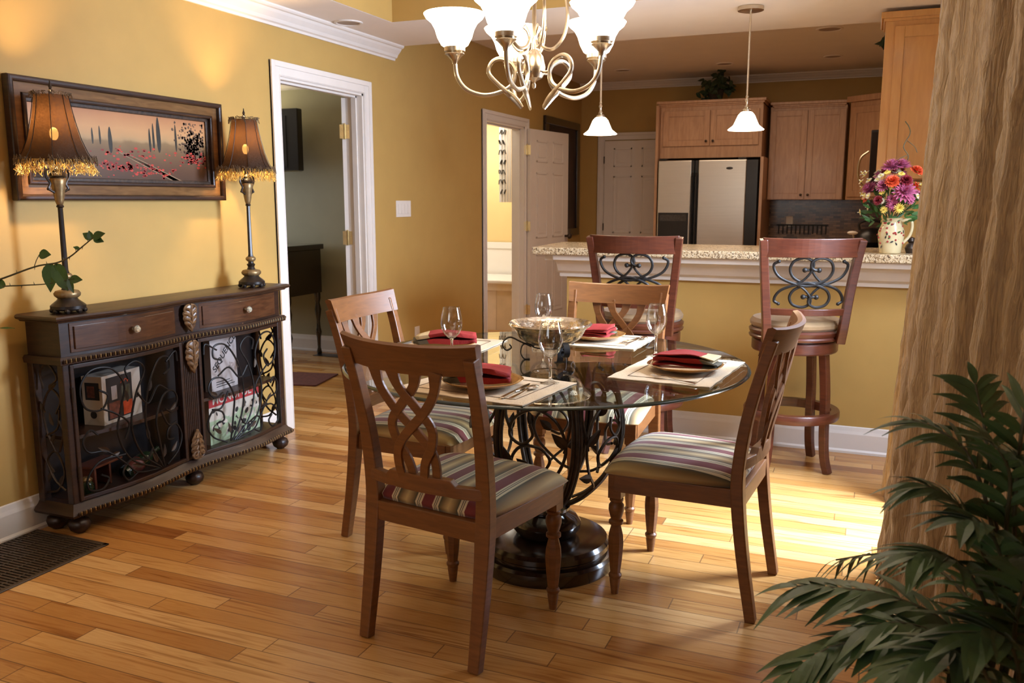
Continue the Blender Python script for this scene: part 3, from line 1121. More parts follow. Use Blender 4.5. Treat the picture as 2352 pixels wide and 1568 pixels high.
st = build_stool()
st['label'] = 'cherry wood bar stool on the right, beside the curtain'
st.location = (2.815, 3.165, 0)
st.rotation_euler = (0, 0, R(18))
dup(st, (2.025, 3.15, 0), R(3), 'cherry wood bar stool on the left, half hidden by the dining chair in front')

# ---------------------------------------------------------------- console table
cs = thing('console_table', 'carved dark walnut console with two drawers and scrolled iron doors', 'console table', (.024, 1.735, 0))


def bow(y, d0=.175, d1=.125, hw=.72):
    # serpentine front: one bulge per door
    u = max(-1, min(1, y / hw))
    return .196 + .036 * math.sin(u * PI) ** 2


def slab(z0, z1, over, hw, prof=None, name='top', m_=DARKW, back=0.0):
    """bow-fronted slab, prof = [(extra overhang, z)] around front and ends"""
    q = M()
    ny = 36
    prof = prof or [(0, z0), (0, z1)]
    rows = []
    for ex, z in prof:
        h2 = hw + over + ex
        row = [(back, -h2, z)]
        for i in range(ny + 1):
            y = -h2 + 2 * h2 * i / ny
            row.append((bow(y * .72 / h2) + over + ex, y, z))
        row.append((back, h2, z))
        rows.append(row)
    n = len(rows[0])
    vs = [p for r_ in rows for p in r_]
    fs = []
    for j in range(len(rows) - 1):
        for i in range(n):
            fs.append((j * n + i, j * n + (i + 1) % n, (j + 1) * n + (i + 1) % n, (j + 1) * n + i))
    fs += [tuple(reversed(range(n))), tuple((len(rows) - 1) * n + i for i in range(n))]
    q.add(vs, fs)
    return q.build(name, m_, cs, smooth=True, angle=30)


HW = .70
slab(0, 0, 0, HW, [(.012, .876), (.016, .882), (.030, .888), (.034, .896), (.030, .903), (.022, .906)], 'top')
slab(.735, .876, -.012, HW, name='drawer_case')
slab(0, 0, 0, HW, [(-.005, .703), (.010, .708), (.014, .728), (.006, .738)], 'upper_moulding')
slab(0, 0, 0, HW, [(0, .076), (.02, .080), (.026, .092), (.018, .104), (.004, .116), (-.005, .130)], 'base_moulding')
slab(.385, .400, -.03, HW - .01, name='shelf')
slab(.128, .132, -.03, HW - .01, name='bottom_shelf')


def rope(z, over, name):
    q = M()
    n = 130
    for i in range(n):
        y = -HW - .005 + (2 * HW + .01) * (i + .5) / n
        x = bow(y * .72 / (HW)) + over
        q.ball((x, y, z), .0085, n=6, sc=(.8, .55, 1.2), mt=None, mi=i % 2)
    o = q.build(name, [DARKW, GOLDC], cs, smooth=True)
    o['label'] = 'twisted rope bead with worn gilt highlights'
    return o


rope(.722, .015, 'rope_moulding')
rope(.096, .030, 'rope_moulding')
M().box(0, .012, -HW + .02, HW - .02, .13, .735).build('back_panel', BLACKP, cs)
for s in (-1, 1):
    for (x, y) in ((.175, s * (HW - .025)), (.018, s * (HW - .018))):
        M().bar([(x, y, .12), (x, y, .71)], .034, .034, (0, 1, 0)).build('corner_post', DARKW, cs, bevel=.004)
# centre pilaster, reeded, with carved leaves
yc = .0
xf = bow(0) + .002
q = M().box(xf - .05, xf - .012, yc - .058, yc + .058, .12, .71)
for k in range(7):
    q.tube([(xf - .012, yc - .036 + k * .012, .15), (xf - .012, yc - .036 + k * .012, .70)], .006, 8)
q.build('pilaster', DARKW, cs, bevel=.003)


def acanthus(x, y, ztop, h, wd, name='carved_leaf', flip=1):
    q = M()
    # scalloped leaf with raised ribs
    n = 40
    rim = []
    for i in range(n + 1):
        t = i / n
        prof_w = wd * .80 * math.sin(PI * min(1, .18 + .82 * t)) ** .8 * (1 + .16 * abs(math.sin(t * 5 * PI)))
        rim.append((prof_w, ztop - flip * h * t))
    vs, fs = [], []
    for (w_, z_) in rim:
        vs += [(x + .004, y - w_, z_), (x + .011, y - w_ * .5, z_), (x + .016, y, z_), (x + .011, y + w_ * .5, z_), (x + .004, y + w_, z_)]
    for i in range(n):
        for j in range(4):
            fs.append((i * 5 + j, i * 5 + j + 1, i * 5 + j + 6, i * 5 + j + 5))
    q.add(vs, fs)
    q.tube([(x + .014, y, ztop), (x + .020, y, ztop - flip * h * .5), (x + .008, y, ztop - flip * h)], [.004, .005, .002], 7)
    for k in range(4):
        for s_ in (-1, 1):
            t0 = .10 + .2 * k
            w_ = rim[int((t0 + .10) * n)][0]
            q.tube([(x + .014, y + s_ * .003, ztop - flip * h * (t0 + .16)), (x + .017, y + s_ * w_ * .55, ztop - flip * h * (t0 + .04)), (x + .007, y + s_ * w_ * 1.0, ztop - flip * h * (t0 - .01))], [.0035, .0045, .003], 6)
    for s_ in (-1, 1):
        q.tube([(x + .008, y + s_ * (p.x), ztop - flip * p.z) for p in cr([(.004, 0, .0), (wd * .5, 0, .004), (wd * .75, 0, .02), (wd * .5, 0, .034), (wd * .32, 0, .022)], 5)], .004, 7)
    return q.build(name, CARV, cs, smooth=True, angle=25, solid=.004)


CARV = stained('carved_highlight_wood', (0.075, 0.034, 0.014), (0.26, 0.14, 0.06), 0.35)
acanthus(xf + .004, yc, .872, .125, .050)
acanthus(xf + .004, yc, .700, .150, .048)
acanthus(xf + .004, yc, .135, .140, .048, flip=-1)
# drawers with bowed fronts and glass knobs
KNOB = mat('crystal_knob', (.75, .66, .50), .08, .6, noise=(90, .5))
for (ya, yb_) in ((-.645, -.078), (.078, .645)):
    q = M()
    n = 14
    for (o_, za, zb, ia) in ((.000, .748, .868, 0), (.007, .762, .854, .016)):
        vs, fs = [], []
        for i in range(n + 1):
            y = ya + ia + (yb_ - ya - 2 * ia) * i / n
            x = bow(y) - .010 + o_
            vs += [(x, y, za), (x, y, zb), (x - .03, y, zb), (x - .03, y, za)]
        for i in range(n):
            for j in range(4):
                a, b_ = i * 4 + j, i * 4 + (j + 1) % 4
                fs.append((a, b_, b_ + 4, a + 4))
        fs += [(0, 1, 2, 3), tuple(reversed([n * 4 + j for j in range(4)]))]
        q.add(vs, fs)
    dr = q.build('drawer', stained('drawer_walnut', (0.045, 0.016, 0.007), (0.10, 0.038, 0.015), 0.3, coat=.35), cs, bevel=.002)
    yk = (ya + yb_) / 2
    kk = M().lathe([(.006, 0), (.006, .012), (.015, .018), (.017, .026), (.012, .034), (0, .036)], 10, mt=Matrix.Translation((bow(yk) - .004, yk, .810)) @ Matrix.Rotation(R(90), 4, 'Y')).build('knob', KNOB, dr)
    kk['label'] = 'faceted crystal knob'


# iron scroll doors
def bowpt(y, z, o_=-.006):
    return (bow(y) + o_, y, z)


def door_grille(ya, yb_, flip):
    q = M()
    n = 12
    for (za, zb) in ((.132, .150), (.684, .702)):
        q.bar([bowpt(ya + (yb_ - ya) * i / n, (za + zb) / 2, -.010) for i in range(n + 1)], .018, .018, (0, 0, 1))
    for y in (ya, yb_):
        q.bar([bowpt(y, .132, -.010), bowpt(y, .702, -.010)], .022, .018, (0, 1, 0))
    fr = q.build('door', DARKW, cs, bevel=.003)
    W = yb_ - ya - .03
    y0 = ya + .015

    def P(u, v):                       # u 0..1 across (mirrored by flip), v 0..1 up
        uu = 1 - u if flip else u
        return bowpt(y0 + uu * W, .150 + v * .535)
    cs_ = [
        [(.70, .02), (.50, .20), (.42, .45), (.48, .70), (.58, .88), (.50, .97), (.40, .93), (.42, .84)],
        [(.72, .02), (.60, .25), (.56, .50), (.62, .75), (.74, .93), (.86, .94), (.88, .84), (.80, .80)],
        [(.74, .02), (.70, .25), (.68, .45), (.78, .62), (.90, .64), (.95, .55), (.88, .46), (.80, .50)],
        [(.68, .02), (.40, .18), (.30, .42), (.34, .62), (.38, .80), (.28, .95), (.12, .96), (.03, .84), (.06, .68), (.18, .64), (.24, .74), (.17, .80)],
        [(.18, .65), (.30, .58), (.40, .48), (.36, .36)],
        [(.66, .02), (.45, .06), (.35, .16), (.20, .30), (.06, .33), (.02, .42), (.08, .50), (.14, .45)],
        [(.35, .24), (.15, .24), (.04, .14), (.04, .04), (.14, .01), (.20, .08), (.14, .13)],
        [(.45, .06), (.36, .02), (.32, .10), (.40, .18), (.55, .14), (.62, .22)],
        [(.78, .02), (.92, .10), (.98, .22), (.92, .34), (.82, .32), (.80, .24), (.88, .22)],
        [(.74, .50), (.82, .36), (.92, .36)],
        [(.84, .90), (.96, .97), (.98, .88)],
        [(.50, .70), (.60, .60), (.72, .72), (.84, .66)],
    ]
    q = M()
    for c in cs_:
        pts = cr([(u, 0, v) for u, v in c], 6)
        q.tube([P(p.x, p.z) for p in pts], .0046, 6)
    for (u, v, a) in ((.66, .08, 120), (.74, .10, 80), (.58, .30, 100), (.84, .12, 40), (.30, .27, 190), (.62, .70, 80), (.86, .48, 30), (.22, .30, 150), (.50, .10, 160), (.40, .66, 100)):
        p0 = Vector(P(u, v))
        p1 = Vector(P(u + .08 * math.cos(R(a)), v + .08 * math.sin(R(a))))
        q.leaf(p0, p1 - p0, .058, .022, (1, 0, 0), mi=1, k=4, fold=.4)
    g = q.build('iron_grille', [IRON, BRONZE], fr, smooth=True)
    y = ya - .006 if not flip else yb_ + .006
    for z in (.25, .58):
        M().tube([bowpt(y, z - .03, .0), bowpt(y, z + .03, .0)], .005, 8).build('door_hinge', BRONZE, fr)


door_grille(-.655, -.060, False)
door_grille(.060, .655, True)
# iron scrolls in the open sides
for s in (-1, 1):
    q = M()
    y = s * (HW - .02)
    for c in ([(.04, .16), (.10, .18), (.14, .26), (.10, .34), (.05, .30), (.08, .25)], [(.10, .34), (.06, .42), (.05, .52), (.10, .60), (.15, .56), (.12, .50)],
              [(.05, .40), (.12, .44), (.14, .52)], [(.06, .60), (.05, .67), (.10, .70), (.14, .65), (.11, .62)], [(.14, .18), (.08, .22), (.04, .30)], [(.12, .34), (.15, .42), (.13, .48)]):
        q.tube([(p.x, y, p.z) for p in cr([(a, 0, b_) for a, b_ in c], 6)], .0048, 6)
    for (x, z, a) in ((.08, .37, 60), (.10, .45, 110), (.07, .25, 240), (.09, .60, 30), (.11, .20, 60), (.06, .50, 120)):
        q.leaf((x, y, z), (math.cos(R(a)), 0, math.sin(R(a))), .055, .024, (0, s, 0), k=4, fold=.4)
    q.build('side_grille', BRONZE, cs, smooth=True)
for (x, y) in ((.175, -.66), (.050, -.66), (.175, 0.0), (.175, .66), (.050, .66)):
    q = M().lathe([(.018, .076), (.022, .070), (.016, .064), (.034, .054), (.040, .036), (.034, .016), (.020, .004), (.016, 0)], 24, (x, y, 0), lobes=10, la=.14)
    q.build('bun_foot', DARKW, cs, smooth=True, angle=60)


# ---------------------------------------------------------------- things inside the console
def text_mesh(txt, size, m_, parent, loc, rot, depth=.0006, name='lettering', shear=0, sx=1.0):
    c = bpy.data.curves.new(name, 'FONT')
    c.body = txt
    c.size = size
    c.align_x = 'CENTER'
    c.align_y = 'CENTER'
    c.extrude = depth
    c.shear = shear
    c.offset = size * .012
    tmp = bpy.data.objects.new('tmp', c)
    COL.objects.link(tmp)
    dg = bpy.context.evaluated_depsgraph_get()
    me = bpy.data.meshes.new_from_object(tmp.evaluated_get(dg))
    bpy.data.objects.remove(tmp)
    me.materials.clear()
    me.materials.append(m_)
    o = bpy.data.objects.new(name, me)
    COL.objects.link(o)
    o.parent = parent
    o.location = loc
    o.rotation_euler = rot
    o.scale = (sx, 1, 1)
    return o


PAPERW = mat('white_board', (.50, .43, .35), .5, noise=(20, .03))
PAPERG = mat('grey_board', (.36, .31, .29), .5, noise=(20, .04))
BLACKI = mat('black_ink', (.02, .018, .018), .5, noise=(20, .1))
REDI = mat('red_ink', (.36, .03, .03), .5, noise=(20, .06))
ORNG = mat('orange_red_ink', (.62, .08, .02), .5, noise=(30, .2))
OLV = mat('muted_olive_ink', (.09, .09, .06), .5, noise=(30, .3))
GRNI = mat('banknote_green_ink', (.30, .36, .22), .5, noise=(30, .15))
FX = (R(90), 0, R(90))

bx = thing('boxed_set', 'white box with an orange-red patch on its dark picture, on the left shelf', 'box', (.100, 1.380, .4005), R(9))
M().box(-.05, .05, -.125, .125, 0, .212).build('carton', PAPERW, bx, bevel=.001)
q = M()
q.box(.0502, .0508, -.100, .065, .015, .200, mi=0)
q.box(.0509, .0513, .0, .06, .02, .08, mi=1).box(.0509, .0513, -.005, .05, .08, .15, mi=2)
q.box(.0509, .0513, -.09, -.02, .02, .09, mi=3).box(.0509, .0513, -.070, -.035, .10, .16, mi=4)
q.lathe([(0, 0), (.014, 0), (.014, .0006), (0, .0006)], 18, mi=0, mt=Matrix.Translation((.0502, .095, .09)) @ Matrix.Rotation(R(90), 4, 'Y'))
q.box(-.035, .035, -.1256, -.1252, .11, .185, mi=0).box(-.025, .012, -.1260, -.1256, .12, .17, mi=3)
q.lathe([(0, 0), (.016, 0), (.016, .0006), (0, .0006)], 18, mi=0, mt=Matrix.Translation((.0, -.1252, .045)) @ Matrix.Rotation(R(90), 4, 'X'))
q.build('printed_picture', [BLACKI, ORNG, OLV, mat('brown_print', (.16, .05, .03), .5, noise=(60, .5)), PAPERG], bx)
q = M()
q.tube([(.0515, .0 + .012 * t - .01 + .004 * math.sin(t * 2.4), .163 + .009 * math.sin(t * 2.9) + .002 * t) for t in [k * .25 for k in range(20)]], .0016, 5)
q.build('script_mark', ORNG, bx)

b2 = thing('game_box', 'grey game box lettered SEQUENCE standing on the right shelf', 'board game', (.115, 2.055, .4005), R(4))
M().box(-.02, .02, -.105, .105, 0, .262).build('carton', PAPERG, b2, bevel=.001)
text_mesh('SEQUENCE', .048, BLACKI, b2, (.0208, .005, .185), (R(90), R(-42), R(90)))
M().box(.0202, .0206, -.005, .035, .11, .14).build('printed_picture', mat('faint_print', (.25, .20, .18), .5, noise=(80, .5)), b2).rotation_euler = (R(-20), 0, 0)
q = M()
for k in range(3):
    q.box(.0202, .0206, -.07, .08 - k * .02, .018 + k * .012, .022 + k * .012)
q.build('printed_lines', BLACKI, b2)

b3 = thing('game_box', 'board game box lettered MONOPOLY with a red band, on the bottom right shelf', 'board game', (.105, 2.125, .1325), R(2))
M().box(-.025, .025, -.20, .20, 0, .262).build('carton', PAPERW, b3, bevel=.001)
M().box(.0252, .0257, -.20, .20, .190, .255).build('red_band', REDI, b3)
text_mesh('MONOPOLY', .062, PAPERW, b3, (.0262, 0, .222), FX)
q = M()
random.seed(3)
q.box(.0252, .0254, -.20, .20, .0, .12, mi=1)
for k in range(70):
    y, z = random.uniform(-.18, .18), random.uniform(.01, .17)
    a, b_ = random.uniform(.008, .028), random.uniform(.005, .018)
    x = .0255 + k * .00001
    ang = random.uniform(0, 6)
    pts = [(x, y + a * math.cos(t) * math.cos(ang) - b_ * math.sin(t) * math.sin(ang), z + a * math.cos(t) * math.sin(ang) + b_ * math.sin(t) * math.cos(ang)) for t in [j * PI / 5 for j in range(10)]]
    pts = [(p[0], max(-.198, min(.198, p[1])), max(.002, min(.186, p[2]))) for p in pts]
    q.add(pts, [tuple(range(10))], mi=random.choice([0, 0, 1, 2, 2]))
q.build('printed_picture', [BLACKI, GRNI, PAPERW], b3)

GREENB = mat('dark_green_glass', (.015, .025, .010), .1, noise=(20, .2))
bt1 = thing('wine_bottle', 'dark green bottle lying tilted on the bottom left shelf of the console', 'bottle', (.12, 1.48, .170), 0)
mtb = Matrix.Rotation(R(-72), 4, 'X')
M().lathe([(0, 0), (.033, 0), (.035, .01), (.035, .12), (.028, .145), (.012, .165), (.011, .20), (.013, .202), (.013, .212), (0, .212)], 20, (0, 0, -.09), mt=mtb).build('bottle', GREENB, bt1, smooth=True)
M().lathe([(.0355, -.07), (.0355, 0)], 20, mt=mtb, closed=False).build('bottle_label', mat('dull_red_label', (.13, .03, .02), .5, noise=(20, .3)), bt1)
rk = thing('wooden_rack', 'small reddish wooden rack on the bottom left shelf of the console', 'rack', (.11, 1.27, .1325), R(8))
q = M().box(-.05, .05, -.09, .09, .095, .105)
q.build('tray', stained('red_wood', (.09, .022, .012), (.14, .04, .02)), rk, bevel=.002)
for y in (-.07, .02):
    M().box(-.035, .035, y, y + .012, 0, .095).build('support', MATS['red_wood'], rk, bevel=.002)
bl = thing('spice_jar', 'small round dark jar with a pale flowered lid at the bottom left of the console', 'jar', (.165, 1.155, .1325))
M().lathe([(0, 0), (.022, 0), (.028, .02), (.026, .045), (.016, .058), (0, .058)], 20).build('jar', GREENB, bl, smooth=True)
M().lathe([(0, .057), (.018, .057), (.020, .064), (.012, .074), (0, .076)], 16, lobes=6, la=.2).build('lid', GOLDC, bl, smooth=True)
# ================================================================ LAMPS AND PICTURE
GLAS = mat('lamp_bulb_glow', (1, .9, .7), .4, emit=(1.0, .66, .30), estr=60.0)
FRINGE = mat('amber_bead_fringe', (.55, .36, .10), .35, .2, noise=(50, .4))


def table_lamp(loc, label, seed):
    random.seed(seed)
    t = thing('buffet_lamp', label, 'lamp', loc, 0, 'pair of fringed lamps on the console')
    q = M()
    q.lathe([(0, .012), (.060, .012), (.066, .018), (.066, .030), (.055, .040), (.040, .052), (.036, .060), (0, .060)], 32)
    for k in range(8):
        a = 2 * PI * k / 8
        q.ball((.058 * math.cos(a), .058 * math.sin(a), .011), .012, n=8, sc=(1, 1, .95))
    q.build('base', LAMPW, t, smooth=True)
    M().lathe([(.034, .060), (.042, .068), (.044, .078), (.038, .088), (.024, .092)], 32, lobes=16, la=.14).build('gadroon_ring', GOLDC, t, smooth=True, angle=80)
    M().lathe([(.022, .090), (.016, .105), (.022, .118), (.014, .124), (.012, .135)], 24).build('lower_stem', LAMPW, t, smooth=True)
    M().lathe([(.014, .132), (.022, .140), (.023, .150), (.016, .158)], 24, lobes=12, la=.12).build('upper_ring', GOLDC, t, smooth=True, angle=80)
    q = M().lathe([(.014, .157), (.0105, .17), (.009, .40), (.009, .415), (.014, .420), (.010, .428)], 14, lobes=7, la=.08)
    q.build('pole', LAMPW, t, smooth=True)
    M().lathe([(.010, .426), (.014, .44), (.024, .505), (.028, .525), (.024, .532)], 28, lobes=14, la=.10).build('fluted_urn', GOLDC, t, smooth=True, angle=80)
    M().lathe([(.024, .530), (.034, .538), (.030, .548), (.018, .556), (.022, .565), (.012, .575), (.010, .60), (.008, .66)], 24).build('urn_neck', LAMPW, t, smooth=True)
    for s in (-1, 1):
        q = M()
        q.tube([(0, s * p.x, p.z) for p in cr([(.020, 0, .475), (.044, 0, .490), (.036, 0, .510), (.052, 0, .535), (.050, 0, .560), (.034, 0, .565), (.030, 0, .552)], 5)], .0048, 7)
        q.ball((0, s * .030, .552), .007).ball((0, s * .046, .488), .006)
        q.build('scroll_handle', LAMPW, t, smooth=True)
    # bell shade: eight gores, open at the top and the bottom
    prof = [(.062, .845), (.064, .83), (.070, .79), (.080, .74), (.095, .68), (.114, .63), (.132, .600), (.134, .594)]
    n = 64
    vs, fs = [], []
    for r, z in prof:
        for i in range(n):
            a = 2 * PI * i / n
            sc = .97 - .035 * abs(math.sin(4 * a))
            dz = -.006 * abs(math.sin(4 * a)) if z < .62 else 0
            vs.append((r * sc * math.cos(a), r * sc * math.sin(a), z + dz))
    for j in range(len(prof) - 1):
        for i in range(n):
            fs.append((j * n + i, j * n + (i + 1) % n, (j + 1) * n + (i + 1) % n, (j + 1) * n + i))
    sh = M().add(vs, fs).build('lamp_shade', SHADE, t, smooth=True, angle=60)
    q = M()
    for k in range(8):
        a = 2 * PI * k / 8
        q.tube([(r * 1.004 * math.cos(a), r * 1.004 * math.sin(a), z) for r, z in prof], .0016, 5)
    q.build('seam', LAMPW, sh)
    q = M()
    for k in range(230):
        a = random.uniform(0, 2 * PI)
        r = .130
        L_ = random.uniform(.035, .062)
        p = [(r * math.cos(a), r * math.sin(a), .600)]
        for j in range(1, 4):
            p.append((r * math.cos(a) + random.uniform(-.006, .009) * math.cos(a) * j, r * math.sin(a) + random.uniform(-.006, .009) * math.sin(a) * j + random.uniform(-.005, .005), .600 - L_ * j / 3))
        q.tube(p, .0013, 4)
    o = q.build('bead_fringe', FRINGE, sh)
    o['kind'] = 'stuff'
    q = M()
    for k in range(90):
        a = random.uniform(0, 2 * PI)
        r = .064
        z = .843
        q.tube([(r * math.cos(a), r * math.sin(a), z), (r * 1.12 * math.cos(a), r * 1.12 * math.sin(a), z + .012), (r * 1.2 * math.cos(a + .2), r * 1.2 * math.sin(a + .2), z + random.uniform(-.02, .016))], .0012, 4)
    for k in range(150):
        a = random.uniform(0, 2 * PI)
        r = .134
        q.tube([(r * math.cos(a), r * math.sin(a), .606), (r * 1.07 * math.cos(a + .03), r * 1.07 * math.sin(a + .03), .606 + random.uniform(-.02, .012)), (r * 1.1 * math.cos(a + .08), r * 1.1 * math.sin(a + .08), .590 + random.uniform(-.012, .012))], .0013, 4)
    o = q.build('feather_trim', mat('brown_feather_trim', (.12, .07, .03), .8, noise=(40, .3)), sh)
    o['kind'] = 'stuff'
    M().lathe([(.004, .66), (.004, .86), (.010, .864), (.004, .870), (.007, .878), (.003, .890), (.002, .900), (0, .902)], 12).build('finial', LAMPW, t, smooth=True)
    M().ball((0, 0, .70), .016, n=14, sc=(1, 1, 1.6)).build('bulb', GLAS, t, smooth=True)
    l = light('lamp_light', 'POINT', (0, 0, .745), 16, (1.0, 0.66, 0.33), .022)
    l.parent = t
    return t


table_lamp((.182, 1.122, .9065), 'fringed lamp on the near left end of the console', 11)
table_lamp((.182, 2.243, .9065), 'fringed lamp on the far right end of the console, beside the doorway', 12)

# framed landscape: canvas y 1.06..2.08, z 1.43..1.74 inside a wide stepped frame
pc = thing('framed_painting', 'wide framed landscape of cypress trees and red poppies above the console', 'painting', (0, 1.650, 1.592))
HWP, HHP = .597, .242


def frame_ring(hw, hh, wd, x0, x1, m_, name, bev=.004):
    q = M()
    # mitred frame
    o_ = [(-hw, -hh), (hw, -hh), (hw, hh), (-hw, hh)]
    i_ = [(-hw + wd, -hh + wd), (hw - wd, -hh + wd), (hw - wd, hh - wd), (-hw + wd, hh - wd)]
    for k in range(4):
        a, b_, c, d = o_[k], o_[(k + 1) % 4], i_[(k + 1) % 4], i_[k]
        q.add([(x0, *a), (x0, *b_), (x0, *c), (x0, *d), (x1, *a), (x1, *b_), (x1, *c), (x1, *d)],
              [(0, 3, 2, 1), (4, 5, 6, 7), (0, 1, 5, 4), (2, 3, 7, 6)])
    return q.build(name, m_, pc, bevel=bev)


FRG = stained('bronze_gold_frame', (.11, .05, .016), (.20, .10, .035), .3)
frame_ring(HWP, HHP, .024, .004, .046, DARKW, 'outer_frame', .008)
frame_ring(HWP - .022, HHP - .022, .044, .004, .026, FRG, 'inner_band')
frame_ring(HWP - .064, HHP - .064, .016, .004, .036, DARKW, 'inner_frame', .005)
frame_ring(HWP - .078, HHP - .078, .018, .004, .018, mat('dark_liner', (.04, .022, .012), .5, noise=(70, .6)), 'liner')


def painting_mat():
    m_, N, L, b = new_mat('landscape_canvas')
    tc = N.new('ShaderNodeTexCoord')
    sx = N.new('ShaderNodeSeparateXYZ')
    L.new(tc.outputs['Object'], sx.inputs[0])
    n = N.new('ShaderNodeTexNoise')
    n.inputs['Scale'].default_value = 9
    n.inputs['Detail'].default_value = 6
    L.new(tc.outputs['Object'], n.inputs['Vector'])
    z = mth(N, L, 'ADD', mth(N, L, 'DIVIDE', sx.outputs[2], .30), .5)
    z = mth(N, L, 'ADD', z, mth(N, L, 'MULTIPLY', mth(N, L, 'SUBTRACT', n.outputs['Fac'], .5), .16))
    c = ramp(N, L, z, [(0, (.06, .028, .014)), (.18, (.09, .042, .020)), (.42, (.14, .080, .036)), (.56, (.20, .125, .055)), (.60, (.36, .23, .11)),
                       (.64, (.42, .25, .11)), (.75, (.48, .26, .11)), (1, (.40, .17, .07))])
    L.new(c, b.inputs['Base Color'])
    b.inputs['Roughness'].default_value = .45
    return m_


random.seed(5)
CW, CH = HWP - .094, HHP - .094
q = M().box(.004, .008, -CW, CW, -CH, CH, mi=0)
xx = .0083
for (y, z0, h, wd) in ((-.28, -.02, .13, .022), (-.19, .0, .07, .010), (-.15, .0, .08, .010), (-.095, -.035, .115, .022), (.135, -.02, .11, .014), (.158, -.015, .13, .014), (.19, -.02, .165, .026), (.30, -.01, .13, .014)):
    q.add([(xx, y + wd * .5 * math.sin(t) * (1 - .35 * math.cos(t - PI)), z0 + h * (.5 - .5 * math.cos(t))) for t in [PI * k / 10 for k in range(11)]] +
          [(xx, y - wd * .5 * math.sin(t), z0 + h * (.5 - .5 * math.cos(t))) for t in [PI * k / 10 for k in range(9, 0, -1)]], [tuple(range(20))], mi=1)
for k in range(420):
    y, z = random.gauss(.42, .045), random.gauss(.03, .045)
    y, z = min(CW - .02, max(.26, y)), min(CH - .02, max(-.06, z))
    r_ = random.uniform(.003, .008)
    q.add([(xx + .0001, y + r_ * math.cos(a) * random.uniform(.7, 1.2), z + r_ * math.sin(a) * random.uniform(.7, 1.2)) for a in [k2 * PI / 4 for k2 in range(8)]], [tuple(range(8))], mi=5)
for k in range(240):
    if k < 130:
        y = random.gauss(.0, .14)
        z = -.10 - .15 * (y - .05) * .3 + random.gauss(0, .016)
    elif k < 190:
        y, z = random.gauss(.43, .05), random.gauss(-.045, .016)
    else:
        y, z = random.gauss(.05, .12), random.gauss(-.03, .012)
    y, z = min(CW - .01, max(-CW + .01, y)), min(CH - .01, max(-CH + .01, z))
    r_ = random.uniform(.003, .009)
    q.add([(xx + .0002, y + r_ * 1.3 * math.cos(a), z + r_ * .7 * math.sin(a)) for a in [k2 * PI / 3 for k2 in range(6)]], [tuple(range(6))], mi=2 if k % 3 else 3)
for k in range(3):
    q.add([(xx, -.05 + .10 * t + k * .02, -.028 - .035 * t - k * .002 + .003) for t in (0, 1, 2, 3, 4)] + [(xx, -.05 + .10 * t + k * .02, -.031 - .038 * t - k * .002) for t in (4, 3, 2, 1, 0)], [tuple(range(10))], mi=4)
q.build('canvas', [painting_mat(), mat('painted_cypress', (.016, .014, .008), .5, noise=(60, .3)), mat('painted_poppy', (.42, .035, .02), .5, noise=(60, .3)),
                   mat('painted_poppy_dark', (.22, .02, .015), .5, noise=(60, .3)), mat('painted_path', (.22, .14, .075), .5, noise=(60, .2)), mat('painted_thicket', (.09, .05, .028), .5, noise=(60, .5))], pc)

# tall dark picture in the hall
hp = thing('hall_picture', 'tall dark framed picture in the hall, partly behind the open white door', 'picture', (0, 7.60, 1.58))
q = M()
for (a, b_, c, d) in ((-.56, .56, .54, .62), (-.56, .56, -.62, -.54), (-.56, -.46, -.54, .54), (.46, .56, -.54, .54)):
    q.box(.004, .035, a, b_, c, d)
q.build('frame', BASEW, hp, bevel=.006)
M().box(.004, .012, -.47, .47, -.55, .55).build('canvas', mat('dark_canvas', (.12, .035, .02), .5, noise=(5, .9), col2=(.05, .02, .012)), hp)

# ================================================================ CHANDELIER AND PENDANTS
ch = thing('chandelier', 'brushed nickel chandelier with five lit white glass shades over the table', 'chandelier', (2.02, 1.54, 0))
ch.scale = (.94, .94, 1.0)
M().lathe([(0, 1.735), (.006, 1.74), (.008, 1.750), (.004, 1.757), (.012, 1.764), (.030, 1.772), (.040, 1.79), (.042, 1.81), (.034, 1.845), (.020, 1.862), (.012, 1.868), (.011, 1.90), (.008, 1.91), (.008, 2.77), (.010, 2.78), (0, 2.78)], 32).build('body', NICKEL, ch, smooth=True)
M().lathe([(.008, 2.76), (.008, 2.80), (.06, 2.815), (.065, 2.8385), (0, 2.8385)], 32).build('canopy', NICKEL, ch, smooth=True)
armc = cr([(.045, 0, 1.640), (.075, 0, 1.685), (.130, 0, 1.745), (.168, 0, 1.800), (.158, 0, 1.850), (.125, 0, 1.868), (.085, 0, 1.845), (.070, 0, 1.800), (.085, 0, 1.745), (.130, 0, 1.712), (.190, 0, 1.700), (.250, 0, 1.725), (.285, 0, 1.780), (.295, 0, 1.858)], 7)
scrl = cr([(.020, 0, 2.26), (.060, 0, 2.20), (.105, 0, 2.10), (.122, 0, 2.01), (.110, 0, 1.935), (.075, 0, 1.893), (.040, 0, 1.893), (.022, 0, 1.918), (.030, 0, 1.948), (.046, 0, 1.962)], 6)
armc = [Vector((p.x, p.y, 1.672 + (p.z - 1.640) * .73)) for p in armc]
scrl = [Vector((p.x, p.y, p.z - .02)) for p in scrl]
